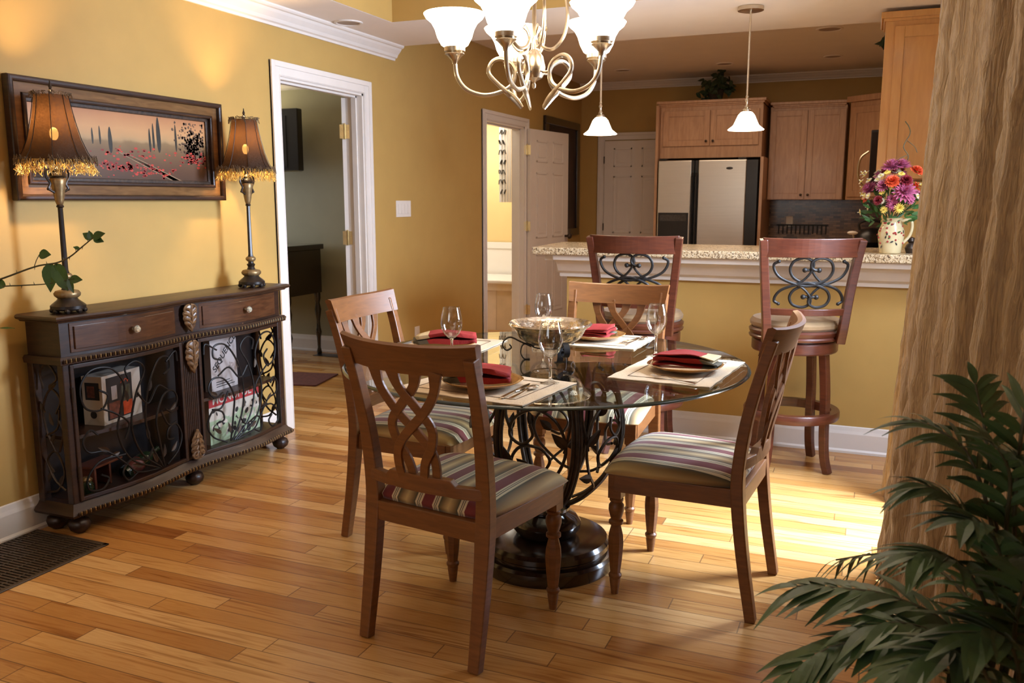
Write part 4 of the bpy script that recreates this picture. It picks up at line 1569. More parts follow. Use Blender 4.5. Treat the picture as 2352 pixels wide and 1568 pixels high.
for k in range(5):
    # angle measured from the direction towards the camera
    a = R(-67.9 - 20 + 72 * k)
    mt = Matrix.Rotation(a, 4, 'Z')
    nA = len(armc)
    zq = -.029
    rr = [.0078 if i > 14 else .0078 + .004 * math.sin(PI * i / 14) for i in range(nA)]
    q = M().tube(armc, [(r_, r_ * (.55 if i < 10 else 1)) for i, r_ in enumerate(rr)], 10, up=(0, 1, 0), mt=mt)
    q.tube([(.038, 0, 1.79), (.073, 0, 1.79)], .004, 8, mt=mt)
    q.build('arm', NICKEL, ch, smooth=True)
    M().lathe([(.009, 1.850), (.012, 1.862), (.030, 1.880), (.037, 1.884), (.033, 1.889), (.039, 1.893), (.039, 1.912), (.034, 1.914)], 24, (.295 * math.cos(a), .295 * math.sin(a), zq)).build('socket_cup', NICKEL, ch, smooth=True)
    sh = M().lathe([(.034, 1.904), (.050, 1.914), (.064, 1.938), (.073, 1.966), (.086, 1.988), (.106, 2.004), (.114, 2.017), (.111, 2.020), (.084, 1.999), (.068, 1.966), (.058, 1.938), (.038, 1.914)], 40, (.295 * math.cos(a), .295 * math.sin(a), zq), closed=False).build('glass_shade', SHADEG, ch, smooth=True)
    M().ball((.295 * math.cos(a), .295 * math.sin(a), 1.935), .022, n=12, sc=(1, 1, 1.3)).build('bulb', BULB, sh, smooth=True)
    mt2 = Matrix.Rotation(a + R(36), 4, 'Z')
    M().tube(scrl, [(.0062, .0062) if i < len(scrl) - 10 else (.0062 + .0004 * (i - len(scrl) + 10), .004) for i in range(len(scrl))], 8, up=(0, 1, 0), mt=mt2).build('scroll', NICKEL, ch, smooth=True)


def pendant(x, y, zr, label):
    t = thing('pendant_light', label, 'pendant light', (x, y, 0), 0, 'pendant lights over the bar')
    M().lathe([(0, Zs - .0005), (.068, Zs - .0005), (.070, Zs - .006), (.070, Zs - .022), (.055, Zs - .026), (0, Zs - .026)], 32).build('canopy', NICKEL, t, smooth=True)
    M().lathe([(.0055, Zs - .02), (.0055, zr + .185), (.009, zr + .18), (.006, zr + .172), (.011, zr + .16), (.006, zr + .148), (.008, zr + .13), (.014, zr + .122), (.010, zr + .116), (.024, zr + .108), (.026, zr + .092)], 20).build('rod', NICKEL, t, smooth=True)
    sh = M().lathe([(.024, zr + .098), (.032, zr + .094), (.046, zr + .078), (.058, zr + .05), (.070, zr + .024), (.090, zr + .008), (.100, zr), (.097, zr - .003), (.085, zr + .004), (.066, zr + .020), (.052, zr + .05), (.040, zr + .078), (.026, zr + .092)], 40, closed=False).build('glass_shade', SHADEG, t, smooth=True)
    M().ball((0, 0, zr + .045), .024, n=12, sc=(1, 1, 1.2)).build('bulb', BULB, sh, smooth=True)
    return t


pendant(2.455, 3.72, 1.742, 'right pendant light with a bell shade, hanging from the nickel canopy in view')
pendant(1.606, 3.72, 1.742, 'left pendant light with a bell shade, its rod passing behind the chandelier')

# ================================================================ ON THE TABLE
ZT = ZG + .0006


def placemat(name_loc, rz, w, d, label):
    t = thing('placemat', label, 'placemat', (name_loc[0], name_loc[1], ZT), rz, 'cream placemats')
    q = M()
    n = 16
    for lay, z in ((0, .0006), (1, .0035)):
        for j in range(n + 1):
            for i in range(n + 1):
                x, y = -w / 2 + w * i / n, -d / 2 + d * j / n
                q.v.append(Vector((x + .0015 * math.sin(j * 1.7), y + .0015 * math.sin(i * 2.1), z + (.0008 * math.sin(i * 1.3 + j) if lay else 0))))
    L1 = (n + 1) ** 2
    for j in range(n):
        for i in range(n):
            a = j * (n + 1) + i
            q.f.append([a + L1, a + L1 + 1, a + L1 + n + 2, a + L1 + n + 1])
            q.f.append([a, a + n + 1, a + n + 2, a + 1])
            q.mi += [0, 0]
    ring = [i for i in range(n + 1)] + [j * (n + 1) + n for j in range(1, n + 1)] + [n * (n + 1) + i for i in range(n - 1, -1, -1)] + [j * (n + 1) for j in range(n - 1, 0, -1)]
    for a, b_ in zip(ring, ring[1:] + ring[:1]):
        q.f.append([a, b_, L1 + b_, L1 + a])
        q.mi.append(0)
    q.build('cloth', LINEN, t, smooth=True, angle=60)
    ix, iy = w / 2 - .052, d / 2 - .052
    q = M()
    q.tube([(sx_ * ix * (1 + .004 * random.uniform(-1, 1)), sy_ * iy, .0045) for sx_, sy_ in ((-1, -1), (0, -1), (1, -1), (1, 0), (1, 1), (0, 1), (-1, 1), (-1, 0))], .0011, 4, closed=True)
    q.build('stitching', STITCH, t)
    return t


def plate(loc, label):
    t = thing('plate', label, 'plate', (loc[0], loc[1], ZT + .0052), 0, 'amber dinner plates')
    M().lathe([(0, .001), (.072, .000), (.080, .004), (.105, .010), (.128, .020), (.131, .0235), (.128, .0245), (.104, .0145), (.080, .0085), (0, .006)], 96, lobes=8, la=-.025).build('dish', PLATE, t, smooth=True, angle=70)
    return t


def napkin(loc, rz, label, ln=.20, wd=.088, flip=False):
    t = thing('napkin', label, 'napkin', loc, rz, 'folded red napkins')
    prof = []
    # zig-zag folded cross-section, four layers of cloth
    L_ = 4
    for k in range(L_):
        y0, y1 = (-wd / 2, wd / 2) if k % 2 == 0 else (wd / 2, -wd / 2)
        z = .004 + k * .0075
        for u in (0, .15, .5, .85, 1):
            prof.append((y0 + (y1 - y0) * u, z + .0015 * math.sin(PI * u) + (.0026 if u in (0, 1) and k > 0 else 0), k))
    nx = 14
    n = len(prof)
    vs, fs, mi = [], [], []
    for i in range(nx + 1):
        u = i / nx
        x = -ln / 2 + ln * u
        pinch = 1 - .16 * (1 - u) ** 2 + .05 * math.sin(u * 5)
        for (y, z, k) in prof:
            z = z * 1.35
            vs.append((x + .010 * math.sin(k * 2.0) * u + .06 * y * (k - 1.5) * u, y * pinch + .006 * math.sin(u * 4 + k), z * (.72 + .5 * math.sin(PI * (u * .8 + .1))) + .0022 * math.sin(u * 9 + y * 30 + k)))
    q = M()
    for i in range(nx):
        for j in range(n - 1):
            k = prof[j][2]
            c = 0
            if i >= nx - 3:
                c = 1 if k in (3, 2) else 2
            q.mi.append(c)
            q.f.append([i * n + j, i * n + j + 1, (i + 1) * n + j + 1, (i + 1) * n + j])
    q.v = [Vector(p) for p in vs]
    q.build('cloth', [REDC, CREAMC, OLIVEC], t, smooth=True, angle=80, solid=.0034)
    return t


def goblet(x, y, label):
    t = thing('wine_glass', label, 'wine glass', (x, y, ZT), 0, 'stemmed wine glasses')
    M().lathe([(0, .001), (.035, .001), (.036, .0025), (.020, .006), (.007, .012), (.0048, .022), (.0042, .05), (.0048, .078), (.008, .086), (0, .089)], 32).build('stem', CRYSTAL, t, smooth=True, angle=80)
    M().lathe([(.004, .086), (.014, .090), (.028, .104), (.037, .124), (.0395, .142), (.037, .165), (.032, .188), (.0295, .200), (.0285, .2005), (.0308, .188), (.0355, .165), (.038, .142), (.0355, .124), (.0268, .106), (.013, .093), (0, .0905)], 40).build('bowl', GOBLET, t, smooth=True, angle=80)
    return t


def flat_bar(q, pts, ws, th=.002):
    q.bar(pts, ws, th, (0, 0, 1))


def fork(x, y, rz, label):
    t = tag(_fork(), label, 'fork', 'forks')
    t.location = (x, y, ZT + .0062)
    t.rotation_euler = (0, 0, rz)
    return t


def _fork():
    q = M()
    flat_bar(q, [(-.095, 0, .001), (-.06, 0, .0015), (-.01, 0, .003), (.02, 0, .006), (.035, 0, .006), (.048, 0, .004)], [.012, .010, .005, .005, .014, .022])
    for k in range(4):
        y = -.009 + k * .006
        flat_bar(q, [(.046, y, .004), (.06, y, .002), (.085, y, .005)], [.003, .003, .0015])
    return q.build('fork', SILVER, None, bevel=.0006)


def _spoon():
    q = M()
    flat_bar(q, [(-.095, 0, .001), (-.06, 0, .0015), (-.01, 0, .003), (.02, 0, .006), (.036, 0, .005)], [.014, .011, .005, .005, .012])
    q.ball((.060, 0, .0052), .018, n=14, sc=(1.5, 1, .26))
    return q.build('spoon', SILVER, None, smooth=True, angle=40)


def _knife():
    q = M()
    flat_bar(q, [(-.11, 0, .002), (-.03, 0, .003), (-.02, 0, .003)], [.012, .010, .006], .004)
    flat_bar(q, [(-.02, 0, .003), (.0, 0, .003), (.07, 0, .0025), (.105, .004, .002)], [.010, .017, .018, .004], .0015)
    return q.build('knife', SILVER, None, bevel=.0008)


def place(o, x, y, rz, label, cat, group, dz=0):
    tag(o, label, cat, group)
    o.location = (x, y, ZT + .0062 + dz)
    o.rotation_euler = (0, 0, rz)


# near setting (for the chair nearest the camera)
placemat((2.050, 1.050), R(-7), .46, .36, 'cream placemat nearest the camera, carrying the knife and spoon')
plate((2.045, 1.035), 'amber plate on the placemat nearest the camera')
napkin((2.035, 1.03, ZT + .0195), R(200), 'red napkin with striped hem facing left, on the plate nearest the camera', .20, .105)
goblet(2.224, 1.165, 'wine glass nearest the camera, standing at the mat corner in front of the bowl')
place(_knife(), 2.175, 1.005, R(88), 'table knife left of the spoon on the nearest placemat', 'knife', 'knives')
place(_spoon(), 2.203, .995, R(86), 'shiny spoon right of the knife on the nearest placemat', 'spoon', 'spoons')
# right setting
placemat((2.558, 1.548), R(-5), .34, .485, 'cream placemat on the right side of the table')
plate((2.582, 1.530), 'amber plate on the right side of the table')
napkin((2.585, 1.530, ZT + .0195), R(-4), 'long red napkin with the cream and olive hem fanned out at its right end', .215, .090)
goblet(2.425, 1.765, 'wine glass behind the right-hand plate, against the gold bar wall')
fork(2.575, 1.350, R(155), 'fork lying on the right-hand placemat in front of the plate')
# far setting
placemat((2.085, 2.050), R(-1), .46, .34, 'cream placemat on the far side of the table')
plate((2.095, 2.065), 'amber plate on the far side of the table, beside the silvered bowl')
napkin((2.11, 2.065, ZT + .0195), R(95), 'red napkin with cream hem at its back edge, on the far plate', .15, .13)
goblet(1.915, 1.935, 'wine glass standing behind the silvered bowl')
fork(2.250, 2.06, R(-100), 'fork beside the teaspoon on the far placemat')
place(_spoon(), 2.275, 2.07, R(78), 'teaspoon beside the fork on the far placemat', 'spoon', 'spoons')
# left setting
placemat((1.605, 1.660), R(2), .34, .46, 'cream placemat on the left side of the table')
plate((1.610, 1.630), 'amber plate on the left side of the table')
napkin((1.615, 1.635, ZT + .0195), R(207), 'red napkin with cream hem at its left end, on the left plate', .24, .085)
goblet(1.765, 1.385, 'wine glass on the left side, in front of the left-hand plate')

bw = thing('glass_bowl', 'wide shallow silvered glass bowl held in the iron stand at the table centre', 'bowl', (2.072, 1.580, .822))
M().lathe([(0, .0), (.04, .001), (.085, .012), (.115, .032), (.130, .060), (.138, .070), (.150, .076), (.155, .082), (.150, .088), (.138, .082), (.126, .070), (.110, .038), (.080, .017), (.04, .006), (0, .005)], 64).build('bowl', MERC, bw, smooth=True, angle=70)
bs = thing('bowl_stand', 'three-legged wrought iron stand with curled feet under the silvered bowl', 'stand', (2.072, 1.580, ZT))
for k in range(3):
    a = R(205 + 105 * k) if k < 2 else R(80)
    mt = Matrix.Rotation(a, 4, 'Z')
    leg = cr([(.075, 0, .0015), (.095, 0, .002), (.108, 0, .022), (.104, 0, .050), (.085, 0, .060), (.060, 0, .0475)], 6)
    cur = cr([(.070, 0, .0475), (.110, 0, .066), (.145, 0, .082), (.168, 0, .072), (.175, 0, .050), (.160, 0, .034), (.143, 0, .044), (.150, 0, .055)], 6)
    q = M().tube(leg, [(.010, .0016)] * len(leg), sec=[(-1, -1), (1, -1), (1, 1), (-1, 1)], up=(0, 0, 1) if False else (1, 0, .01), mt=mt) if False else M()
    for c in (leg, cur):
        n = len(c)
        vs, fs = [], []
        for i, p in enumerate(c):
            tg = (c[min(i + 1, n - 1)] - c[max(i - 1, 0)]).normalized()
            nr = Vector((-tg.z, 0, tg.x)) * .0017
            for sy in (-.011, .011):
                for sn in (-1, 1):
                    vs.append((p.x + nr.x * sn, sy, p.z + nr.z * sn))
        for i in range(n - 1):
            b0 = i * 4
            for (u, v) in ((0, 1), (1, 3), (3, 2), (2, 0)):
                fs.append((b0 + u, b0 + v, b0 + 4 + v, b0 + 4 + u))
        fs += [(0, 1, 3, 2), ((n - 1) * 4, (n - 1) * 4 + 2, (n - 1) * 4 + 3, (n - 1) * 4 + 1)]
        q.add(vs, fs, mt=mt)
    q.build('leg', IRON, bs)
M().lathe([(.060, .0465), (.066, .0455), (.068, .0480), (.062, .0490), (.060, .0465)], 40, closed=False).build('ring', IRON, bs, smooth=True)
# ================================================================ KITCHEN
def cab_doors(parent, x0, x1, z0, z1, y, n, m_, knobs='in', kz=.045):
    """n framed doors on the face y (facing -y)"""
    w_ = (x1 - x0) / n
    for k in range(n):
        a, b_ = x0 + k * w_ + .004, x0 + (k + 1) * w_ - .004
        q = M().box(a, b_, y - .012, y, z0, z1)
        s_ = .055
        for (xa, xb, za, zb) in ((a, a + s_, z0, z1), (b_ - s_, b_, z0, z1), (a + s_, b_ - s_, z0, z0 + s_), (a + s_, b_ - s_, z1 - s_, z1)):
            q.box(xa, xb, y - .020, y - .012, za, zb)
        q.box(a + s_ + .006, b_ - s_ - .006, y - .015, y - .012, z0 + s_ + .006, z1 - s_ - .006)
        d = q.build('door', m_, parent, bevel=.002)
        if knobs:
            kx = b_ - .03 if (k % 2 == 0) else a + .03
            if n == 1:
                kx = a + .03
            M().lathe([(0, 0), (.006, 0), (.006, .012), (.013, .016), (.013, .024), (0, .028)], 14, mt=Matrix.Translation((kx, y - .020, z0 + kz)) @ Matrix.Rotation(R(90), 4, 'X')).build('knob', BRONZE, d, smooth=True)


def cab_crown(parent, x0, x1, y, z, m_, yb=YB):
    q = M()
    for (o_, a, b_) in ((.010, z - .06, z - .04), (.022, z - .045, z - .025), (.038, z - .028, z)):
        q.box(x0 - o_, x1 + o_, y - o_, yb - .002, a, b_)
    q.build('crown', m_, parent, bevel=.004)


fc = thing('upper_cabinet', 'two-door maple cabinet above the steel refrigerator', 'cabinet', (0, 0, 0), 0, 'maple kitchen cabinets')
M().box(1.065, 2.085, 7.65, YB - .001, 1.775, 2.30).build('body', MAPLE, fc, bevel=.002)
M().box(1.035, 1.063, 7.57, YB - .001, 0, 2.30).box(2.087, 2.118, 7.57, YB - .001, 0, 1.775).build('side_panel', MAPLE, fc, bevel=.002)
cab_doors(fc, 1.095, 2.055, 1.895, 2.245, 7.65, 2, MAPLE)
cab_crown(fc, 1.065, 2.075, 7.65, 2.345, MAPLE)
rc = thing('upper_cabinet', 'tall two-door maple cabinet right of the refrigerator, over the mosaic tiles', 'cabinet', (0, 0, 0), 0, 'maple kitchen cabinets')
M().box(2.122, 2.85, 7.965, YB - .001, 1.355, 2.28).build('body', MAPLE, rc, bevel=.002)
cab_doors(rc, 2.126, 2.848, 1.36, 2.24, 7.965, 2, MAPLE)
cab_crown(rc, 2.16, 2.82, 7.965, 2.325, MAPLE)
cc = thing('corner_cabinet', 'shadowed diagonal corner cabinet at the right end of the kitchen', 'cabinet', (2.88, 7.90, 0), R(-38), 'maple kitchen cabinets')
M().box(0, .56, 0, .20, 1.355, 2.29).build('body', MAPLE, cc, bevel=.002)
q = M().box(.03, .53, -.012, 0, 1.385, 2.24)
for (a, b_, c, d) in ((.03, .09, 1.385, 2.24), (.47, .53, 1.385, 2.24), (.09, .47, 1.385, 1.445), (.09, .47, 2.18, 2.24)):
    q.box(a, b_, -.020, -.012, c, d)
q.build('door', MAPLE, cc, bevel=.002)
M().box(-.02, .58, -.035, .20, 2.29, 2.345).build('crown', MAPLE, cc, bevel=.004)
tc_ = thing('tall_cabinet', 'tall golden maple cabinet end beside the curtain, nearer than the other cabinets', 'cabinet', (0, 0, 0), 0)
M().box(3.145, 3.79, 4.06, 4.40, 1.46, 2.335).build('body', MAPLE2, tc_, bevel=.002)
q = M().box(3.195, 3.78, 4.047, 4.06, 1.47, 2.30)
for (a, b_, c, d) in ((3.195, 3.245, 1.47, 2.30), (3.73, 3.78, 1.47, 2.30), (3.245, 3.73, 1.47, 1.53), (3.245, 3.73, 2.24, 2.30)):
    q.box(a, b_, 4.039, 4.047, c, d)
q.build('door', MAPLE2, tc_, bevel=.002)
q = M()
for (o_, a, b_) in ((.010, 2.33, 2.35), (.025, 2.345, 2.38)):
    q.box(3.145 - o_, 3.79, 4.06 - o_, 4.40, a, b_)
q.build('crown', MAPLE2, tc_, bevel=.004)
struct(M().box(3.19, X1, 4.035, 4.44, 0, 1.455).build('wall_cabinet_end', GOLD_WALL))

fr = thing('refrigerator', 'stainless side-by-side refrigerator with an ice dispenser', 'refrigerator', (0, 0, 0))
M().box(1.085, 2.075, 7.59, 8.27, .02, 1.745).build('body', BLACKP, fr, bevel=.004)
M().box(1.082, 1.425, 7.52, 7.585, .08, 1.75).build('freezer_door', STEEL, fr, bevel=.010, seg=3)
M().box(1.490, 1.965, 7.52, 7.585, .08, 1.75).build('fridge_door', STEEL, fr, bevel=.010, seg=3)
M().box(1.425, 1.452, 7.515, 7.59, .08, 1.745).build('door_edge', BLACKP, fr)
M().box(1.462, 1.490, 7.515, 7.59, .08, 1.745).build('door_edge', BLACKP, fr)
for x in (1.438, 1.476):
    M().bar([(x, 7.52, .42), (x, 7.485, .46), (x, 7.485, 1.58), (x, 7.52, 1.62)], .022, .016, (1, 0, 0)).build('handle', BLACKP, fr, bevel=.004)
dsp = M().box(1.095, 1.405, 7.513, 7.522, .86, 1.225).build('dispenser', BLACKP, fr, bevel=.004)
M().box(1.115, 1.385, 7.510, 7.514, 1.14, 1.205).build('control_strip', mat('dispenser_strip', (.05, .045, .045), .2, noise=(60, .3)), dsp)
M().box(1.965, 2.072, 7.53, 7.59, .08, 1.745).build('side_edge', BLACKP, fr)
for xa in (1.09, 1.88):
    M().box(xa, xa + .08, 7.52, 7.60, 1.752, 1.768).build('hinge_cover', BLACKP, fr, bevel=.003)
M().ball((1.80, 7.5195, 1.665), .034, n=16, sc=(1, .05, .38)).build('badge', BLACKP, fr, smooth=True)

bc = thing('base_cabinet', 'low kitchen cabinets behind the bar, under the mosaic backsplash', 'cabinet', (0, 0, 0))
M().box(2.122, 2.95, 7.70, YB - .001, .1, .885).build('body', MAPLE, bc, bevel=.002)
cab_doors(bc, 2.13, 2.94, .14, .86, 7.70, 2, MAPLE, kz=.64)
ct = M().box(2.12, 3.79, 7.66, YB - .013, .887, .925).box(2.96, 3.79, 5.3, 7.66, .887, .925).build('counter', GRANITE, None, bevel=.004)
tag(ct, 'speckled counter along the kitchen back wall, barely seen over the bar', 'countertop')
sc_ = thing('base_cabinet', 'low cabinets along the right side of the kitchen, hidden behind the bar', 'cabinet', (0, 0, 0))
M().box(3.0, 3.79, 5.32, 8.2, 0, .886).build('body', MAPLE, sc_, bevel=.002)
struct(M().box(2.12, X1, YB - .012, YB - .0005, .925, 1.354).build('trim_6', MOSAIC))
pk = thing('utensil_rack', 'dark row of utensils hanging against the mosaic tiles', 'utensil rack', (2.46, YB - .03, 1.03))
M().box(-.26, .26, .0, .012, .055, .07).build('rail', IRON, pk)
for k in range(12):
    M().bar([(-.235 + k * .043, .0, .06), (-.235 + k * .043, .0, -.03)], .012, .006, (0, 1, 0)).build('hook', IRON, pk)
ko = thing('wall_outlet', 'small pale outlet on the mosaic backsplash', 'outlet', (2.33, YB - .019, 1.13))
M().box(-.035, .035, 0, .006, -.055, .055).build('plate', PLASTW, ko, bevel=.002)
M().box(-.014, .014, -.003, 0, .008, .035).box(-.014, .014, -.003, 0, -.035, -.008).build('socket', PLASTW, ko)
mw = thing('microwave', 'black wall microwave with a curved pale handle, behind the flowers', 'microwave', (0, 0, 0))
M().box(3.09, 3.79, 6.6, 7.30, 1.42, 1.93).build('body', BLACKP, mw, bevel=.006)
M().tube([(p.x, 6.58, p.z) for p in cr([(3.07, 0, 1.46), (3.025, 0, 1.50), (3.005, 0, 1.59), (3.02, 0, 1.70), (3.08, 0, 1.755)], 6)], .009, 8).build('handle', NICKEL, mw, smooth=True)
M().box(3.095, 3.5, 6.592, 6.602, 1.44, 1.91).build('door', mat('dark_glass_door', (.02, .016, .016), .08, noise=(5, .1)), mw, bevel=.002)
pb = thing('range_top', 'black range top on the side counter, below the microwave', 'range', (0, 0, 0))
M().box(3.0, 3.75, 6.55, 7.35, .926, .938).build('cooktop', BLACKP, pb, bevel=.003)
M().box(3.05, 3.30, 6.65, 6.9, .938, .95).build('grate', IRON, pb)
M().box(3.05, 3.30, 7.0, 7.25, .938, .95).build('grate', IRON, pb)
kt = thing('kettle', 'dark rounded kettle on the range behind the right bar stool', 'kettle', (3.13, 6.85, .951))
M().lathe([(0, 0), (.11, 0), (.13, .04), (.12, .10), (.08, .15), (.03, .165), (0, .17)], 28).build('body', BLACKP, kt, smooth=True)
M().tube(cr([(-.08, 0, .13), (-.09, 0, .20), (0, 0, .23), (.09, 0, .20), (.08, 0, .13)], 6), .010, 8).build('handle', BLACKP, kt, smooth=True)
wh = thing('ladle', 'pale ladle standing upright on the side counter, left of the kettle', 'ladle', (3.0, 6.45, .926))
M().tube([(.02, 0, .0), (.0, 0, .14)], .006, 8).build('handle', SILVER, wh)
M().ball((-.005, 0, .155), .036, n=12, sc=(1.2, .6, .45)).build('bowl', PLASTW, wh, smooth=True)


def ivy(loc, label, n, sx, sy, sz, seed, hang):
    random.seed(seed)
    t = thing('ivy_plant', label, 'plant', loc, 0, 'ivy plants on the kitchen cabinets')
    M().lathe([(0, 0), (.06, 0), (.08, .10), (.085, .11), (.07, .11), (0, .10)], 20).build('pot', SOIL, t)
    q, s_ = M(), M()
    for k in range(n):
        a = random.uniform(0, 2 * PI)
        u = random.uniform(.15, 1)
        tip = Vector((sx * u * math.cos(a), sy * u * math.sin(a), .10 + sz * (1 - u * u) * random.uniform(.3, 1) - hang * u * u * random.uniform(0, 1)))
        base = Vector((0, 0, .1))
        s_.tube(cr([base, base.lerp(tip, .5) + Vector((0, 0, .05)), tip], 3), .0018, 4)
        for j in range(4):
            p = base.lerp(tip, .45 + .18 * j) + Vector([random.uniform(-.02, .02) for _ in range(3)])
            d = Vector((random.uniform(-1, 1), random.uniform(-1, 1), random.uniform(-.9, .4)))
            q.leaf(p, d, random.uniform(.05, .085), random.uniform(.04, .06), (random.uniform(-.5, .5), -1, .6), k=3, droop=.2)
    f = q.build('foliage', IVY, t)
    f['kind'] = 'stuff'
    s_.build('stems', STEM, t)['kind'] = 'stuff'
    return t


ivy((1.60, 7.76, 2.346), 'dark ivy trailing over the cabinet above the refrigerator', 46, .23, .16, .22, 4, .12)
ivy((3.24, 4.70, 2.20), 'dark ivy peeking out beside the golden tall cabinet', 30, .15, .15, .15, 9, .10)
struct(M().box(3.18, 3.79, 4.445, 5.0, 2.10, 2.1995).build('wall_cabinet_side', MAPLE))

# ================================================================ ON THE BAR
pt = thing('pitcher', 'cream pitcher painted with red berries on the bar, holding the flowers', 'pitcher', (3.236, 3.47, 1.0825))
M().lathe([(0, 0), (.048, 0), (.052, .006), (.056, .04), (.063, .085), (.062, .115), (.050, .145), (.046, .160), (.050, .175), (.054, .180), (.050, .180), (.043, .160), (.056, .10), (0, .09)], 48).build('body', mat('cream_glaze', (.62, .52, .30), .15, noise=(10, .06), coat=.5), pt, smooth=True, angle=80)
M().tube([(p.x, p.y, p.z) for p in cr([(.046, -.01, .165), (.085, -.02, .172), (.095, -.02, .135), (.085, -.018, .09), (.058, -.012, .055)], 6)], .007, 8).build('handle', MATS['cream_glaze'], pt, smooth=True)
random.seed(21)
q = M()


def pitch_r(z):
    P_ = [(.052, 0), (.056, .04), (.063, .085), (.062, .115), (.050, .145), (.046, .160), (.052, .178)]
    for a, b_ in zip(P_, P_[1:]):
        if a[1] <= z <= b_[1]:
            return a[0] + (b_[0] - a[0]) * (z - a[1]) / (b_[1] - a[1])
    return .05


for k in range(46):
    a = random.uniform(PI, 2 * PI)
    z = random.choice([random.gauss(.10, .018), random.gauss(.06, .012), random.gauss(.155, .012)])
    z = max(.02, min(.172, z))
    r = pitch_r(z) + .0008
    c = Vector((r * math.cos(a), r * math.sin(a), z))
    if k % 2:
        q.ball(tuple(c), .0055, mi=0, n=6)
    else:
        q.leaf(c, (random.uniform(-1, 1) * -math.sin(a), random.uniform(-1, 1) * math.cos(a), random.uniform(-1, 1)), .018, .009, (math.cos(a), math.sin(a), 0), mi=1 + (k % 4 == 0), k=3, fold=.1)
q.build('painted_sprigs', [REDI, mat('painted_green', (.05, .09, .03), .3, noise=(50, .2)), BLACKI], pt)

bq = thing('bouquet', 'bouquet of mauve mums, orange roses and small white flowers in the painted pitcher', 'flowers', (3.229, 3.47, 1.255))
random.seed(31)


def bloom(c, d, r, rings, m_, name, cup=.4, wd=.30, centre=None):
    d = Vector(d).normalized()
    rot = Vector((0, 0, 1)).rotation_difference(d).to_matrix()
    q = M()
    for j in range(rings):
        n = 10 + 2 * (rings - j)
        el = R(8 + 70 * j / max(1, rings - 1))
        ln = r * (1 - .45 * j / rings)
        for i in range(n):
            a = 2 * PI * (i + .5 * (j % 2)) / n + random.uniform(-.1, .1)
            dr = rot @ Vector((math.cos(a) * math.cos(el), math.sin(a) * math.cos(el), math.sin(el)))
            nn = rot @ Vector((-math.cos(a) * math.sin(el), -math.sin(a) * math.sin(el), math.cos(el)))
            q.leaf(Vector(c) + d * (.002 * j), dr, ln, ln * wd, nn, k=3, fold=cup)
    ms = [m_]
    if centre:
        q.ball(tuple(Vector(c) + d * .003), r * .28, mi=1, n=8)
        ms.append(centre)
    return q.build(name, ms, bq)


MAUVE = mat('mauve_petal', (.40, .085, .17), .6, noise=(40, .2))
ORP = mat('orange_petal', (.72, .10, .03), .55, noise=(40, .15))
DRED = mat('dark_red_petal', (.22, .012, .02), .55, noise=(40, .2))
WHP = mat('white_petal', (.66, .60, .42), .6, noise=(40, .08))
YLP = mat('yellow_petal', (.72, .55, .10), .6, noise=(40, .1))
q, s_ = M(), M()
for k in range(190):
    a, u = random.uniform(0, 2 * PI), random.uniform(.2, 1)
    p = Vector((.15 * u * math.cos(a), .12 * u * math.sin(a), -.02 + .24 * random.uniform(0, 1) * (1.1 - u * .6)))
    d = p - Vector((0, 0, -.02))
    q.leaf(p * .85, d + Vector([random.uniform(-.06, .06) for _ in range(3)]), random.uniform(.025, .05), random.uniform(.012, .02), (random.uniform(-1, 1), -1, .5), k=3)
for k in range(26):
    a, u = random.uniform(0, 2 * PI), random.uniform(.3, 1)
    s_.tube([(0, 0, -.10), (.02 * math.cos(a), .02 * math.sin(a), 0), (.13 * u * math.cos(a), .10 * u * math.sin(a), .08 + .10 * (1 - u))], .0016, 5)
fo = q.build('foliage', LEAF2, bq)
fo['kind'] = 'stuff'
s_.build('stems', STEM, bq)['kind'] = 'stuff'
BL = [((-.01, -.06, .255), .048, 4, MAUVE, 'mum'), ((.035, -.05, .262), .040, 4, MAUVE, 'mum'), ((.050, -.125, .135), .052, 4, MAUVE, 'mum'), ((-.105, -.05, .150), .040, 4, MAUVE, 'mum'),
      ((-.045, -.11, .165), .034, 3, MAUVE, 'mum'), ((.005, -.12, .072), .030, 3, MAUVE, 'mum'),
      ((-.005, -.13, .185), .032, 4, ORP, 'rose'), ((.10, -.07, .235), .030, 4, ORP, 'rose'), ((.055, -.13, .190), .028, 4, DRED, 'rose'), ((-.065, -.12, .095), .022, 3, DRED, 'rose'),
      ((.032, -.135, .058), .022, 3, YLP, 'daisy'), ((-.035, -.13, .050), .016, 2, YLP, 'daisy')]
for (c, r, n_, m_, nm) in BL:
    bloom(c, Vector(c) - Vector((.01, .02, .06)), r * 1.22, n_, m_, nm, wd=.30 if nm != 'rose' else .85, cup=.5)
for k in range(18):
    a = random.uniform(PI, 2 * PI)
    el = random.uniform(.25, 1.25)
    c = (.130 * math.cos(a) * math.cos(el) - .005, .115 * math.sin(a) * math.cos(el) - .01, .04 + .21 * math.sin(el))
    bloom(c, Vector(c) - Vector((0, .02, .05)), random.uniform(.024, .036), 3, [MAUVE, WHP, MAUVE, DRED, WHP, ORP][k % 6], 'filler_bloom', wd=.38, cup=.4)
for k in range(34):
    a = random.uniform(PI * .95, 2.1 * PI)
    c = (.125 * math.cos(a) + random.uniform(-.03, .02), .10 * math.sin(a) - .02, random.uniform(.02, .235))
    bloom(c, Vector(c) - Vector((0, 0, .06)), .018, 2, WHP if k % 4 else YLP, 'small_flower', wd=.5, centre=YLP)
M().tube(cr([(0, .0, .0), (.04, -.02, .24), (.06, -.03, .31), (.035, -.03, .36), (.06, -.02, .42), (.055, -.01, .455), (.035, -.01, .485)], 6), .0024, 5).build('curly_twig', STEM, bq)
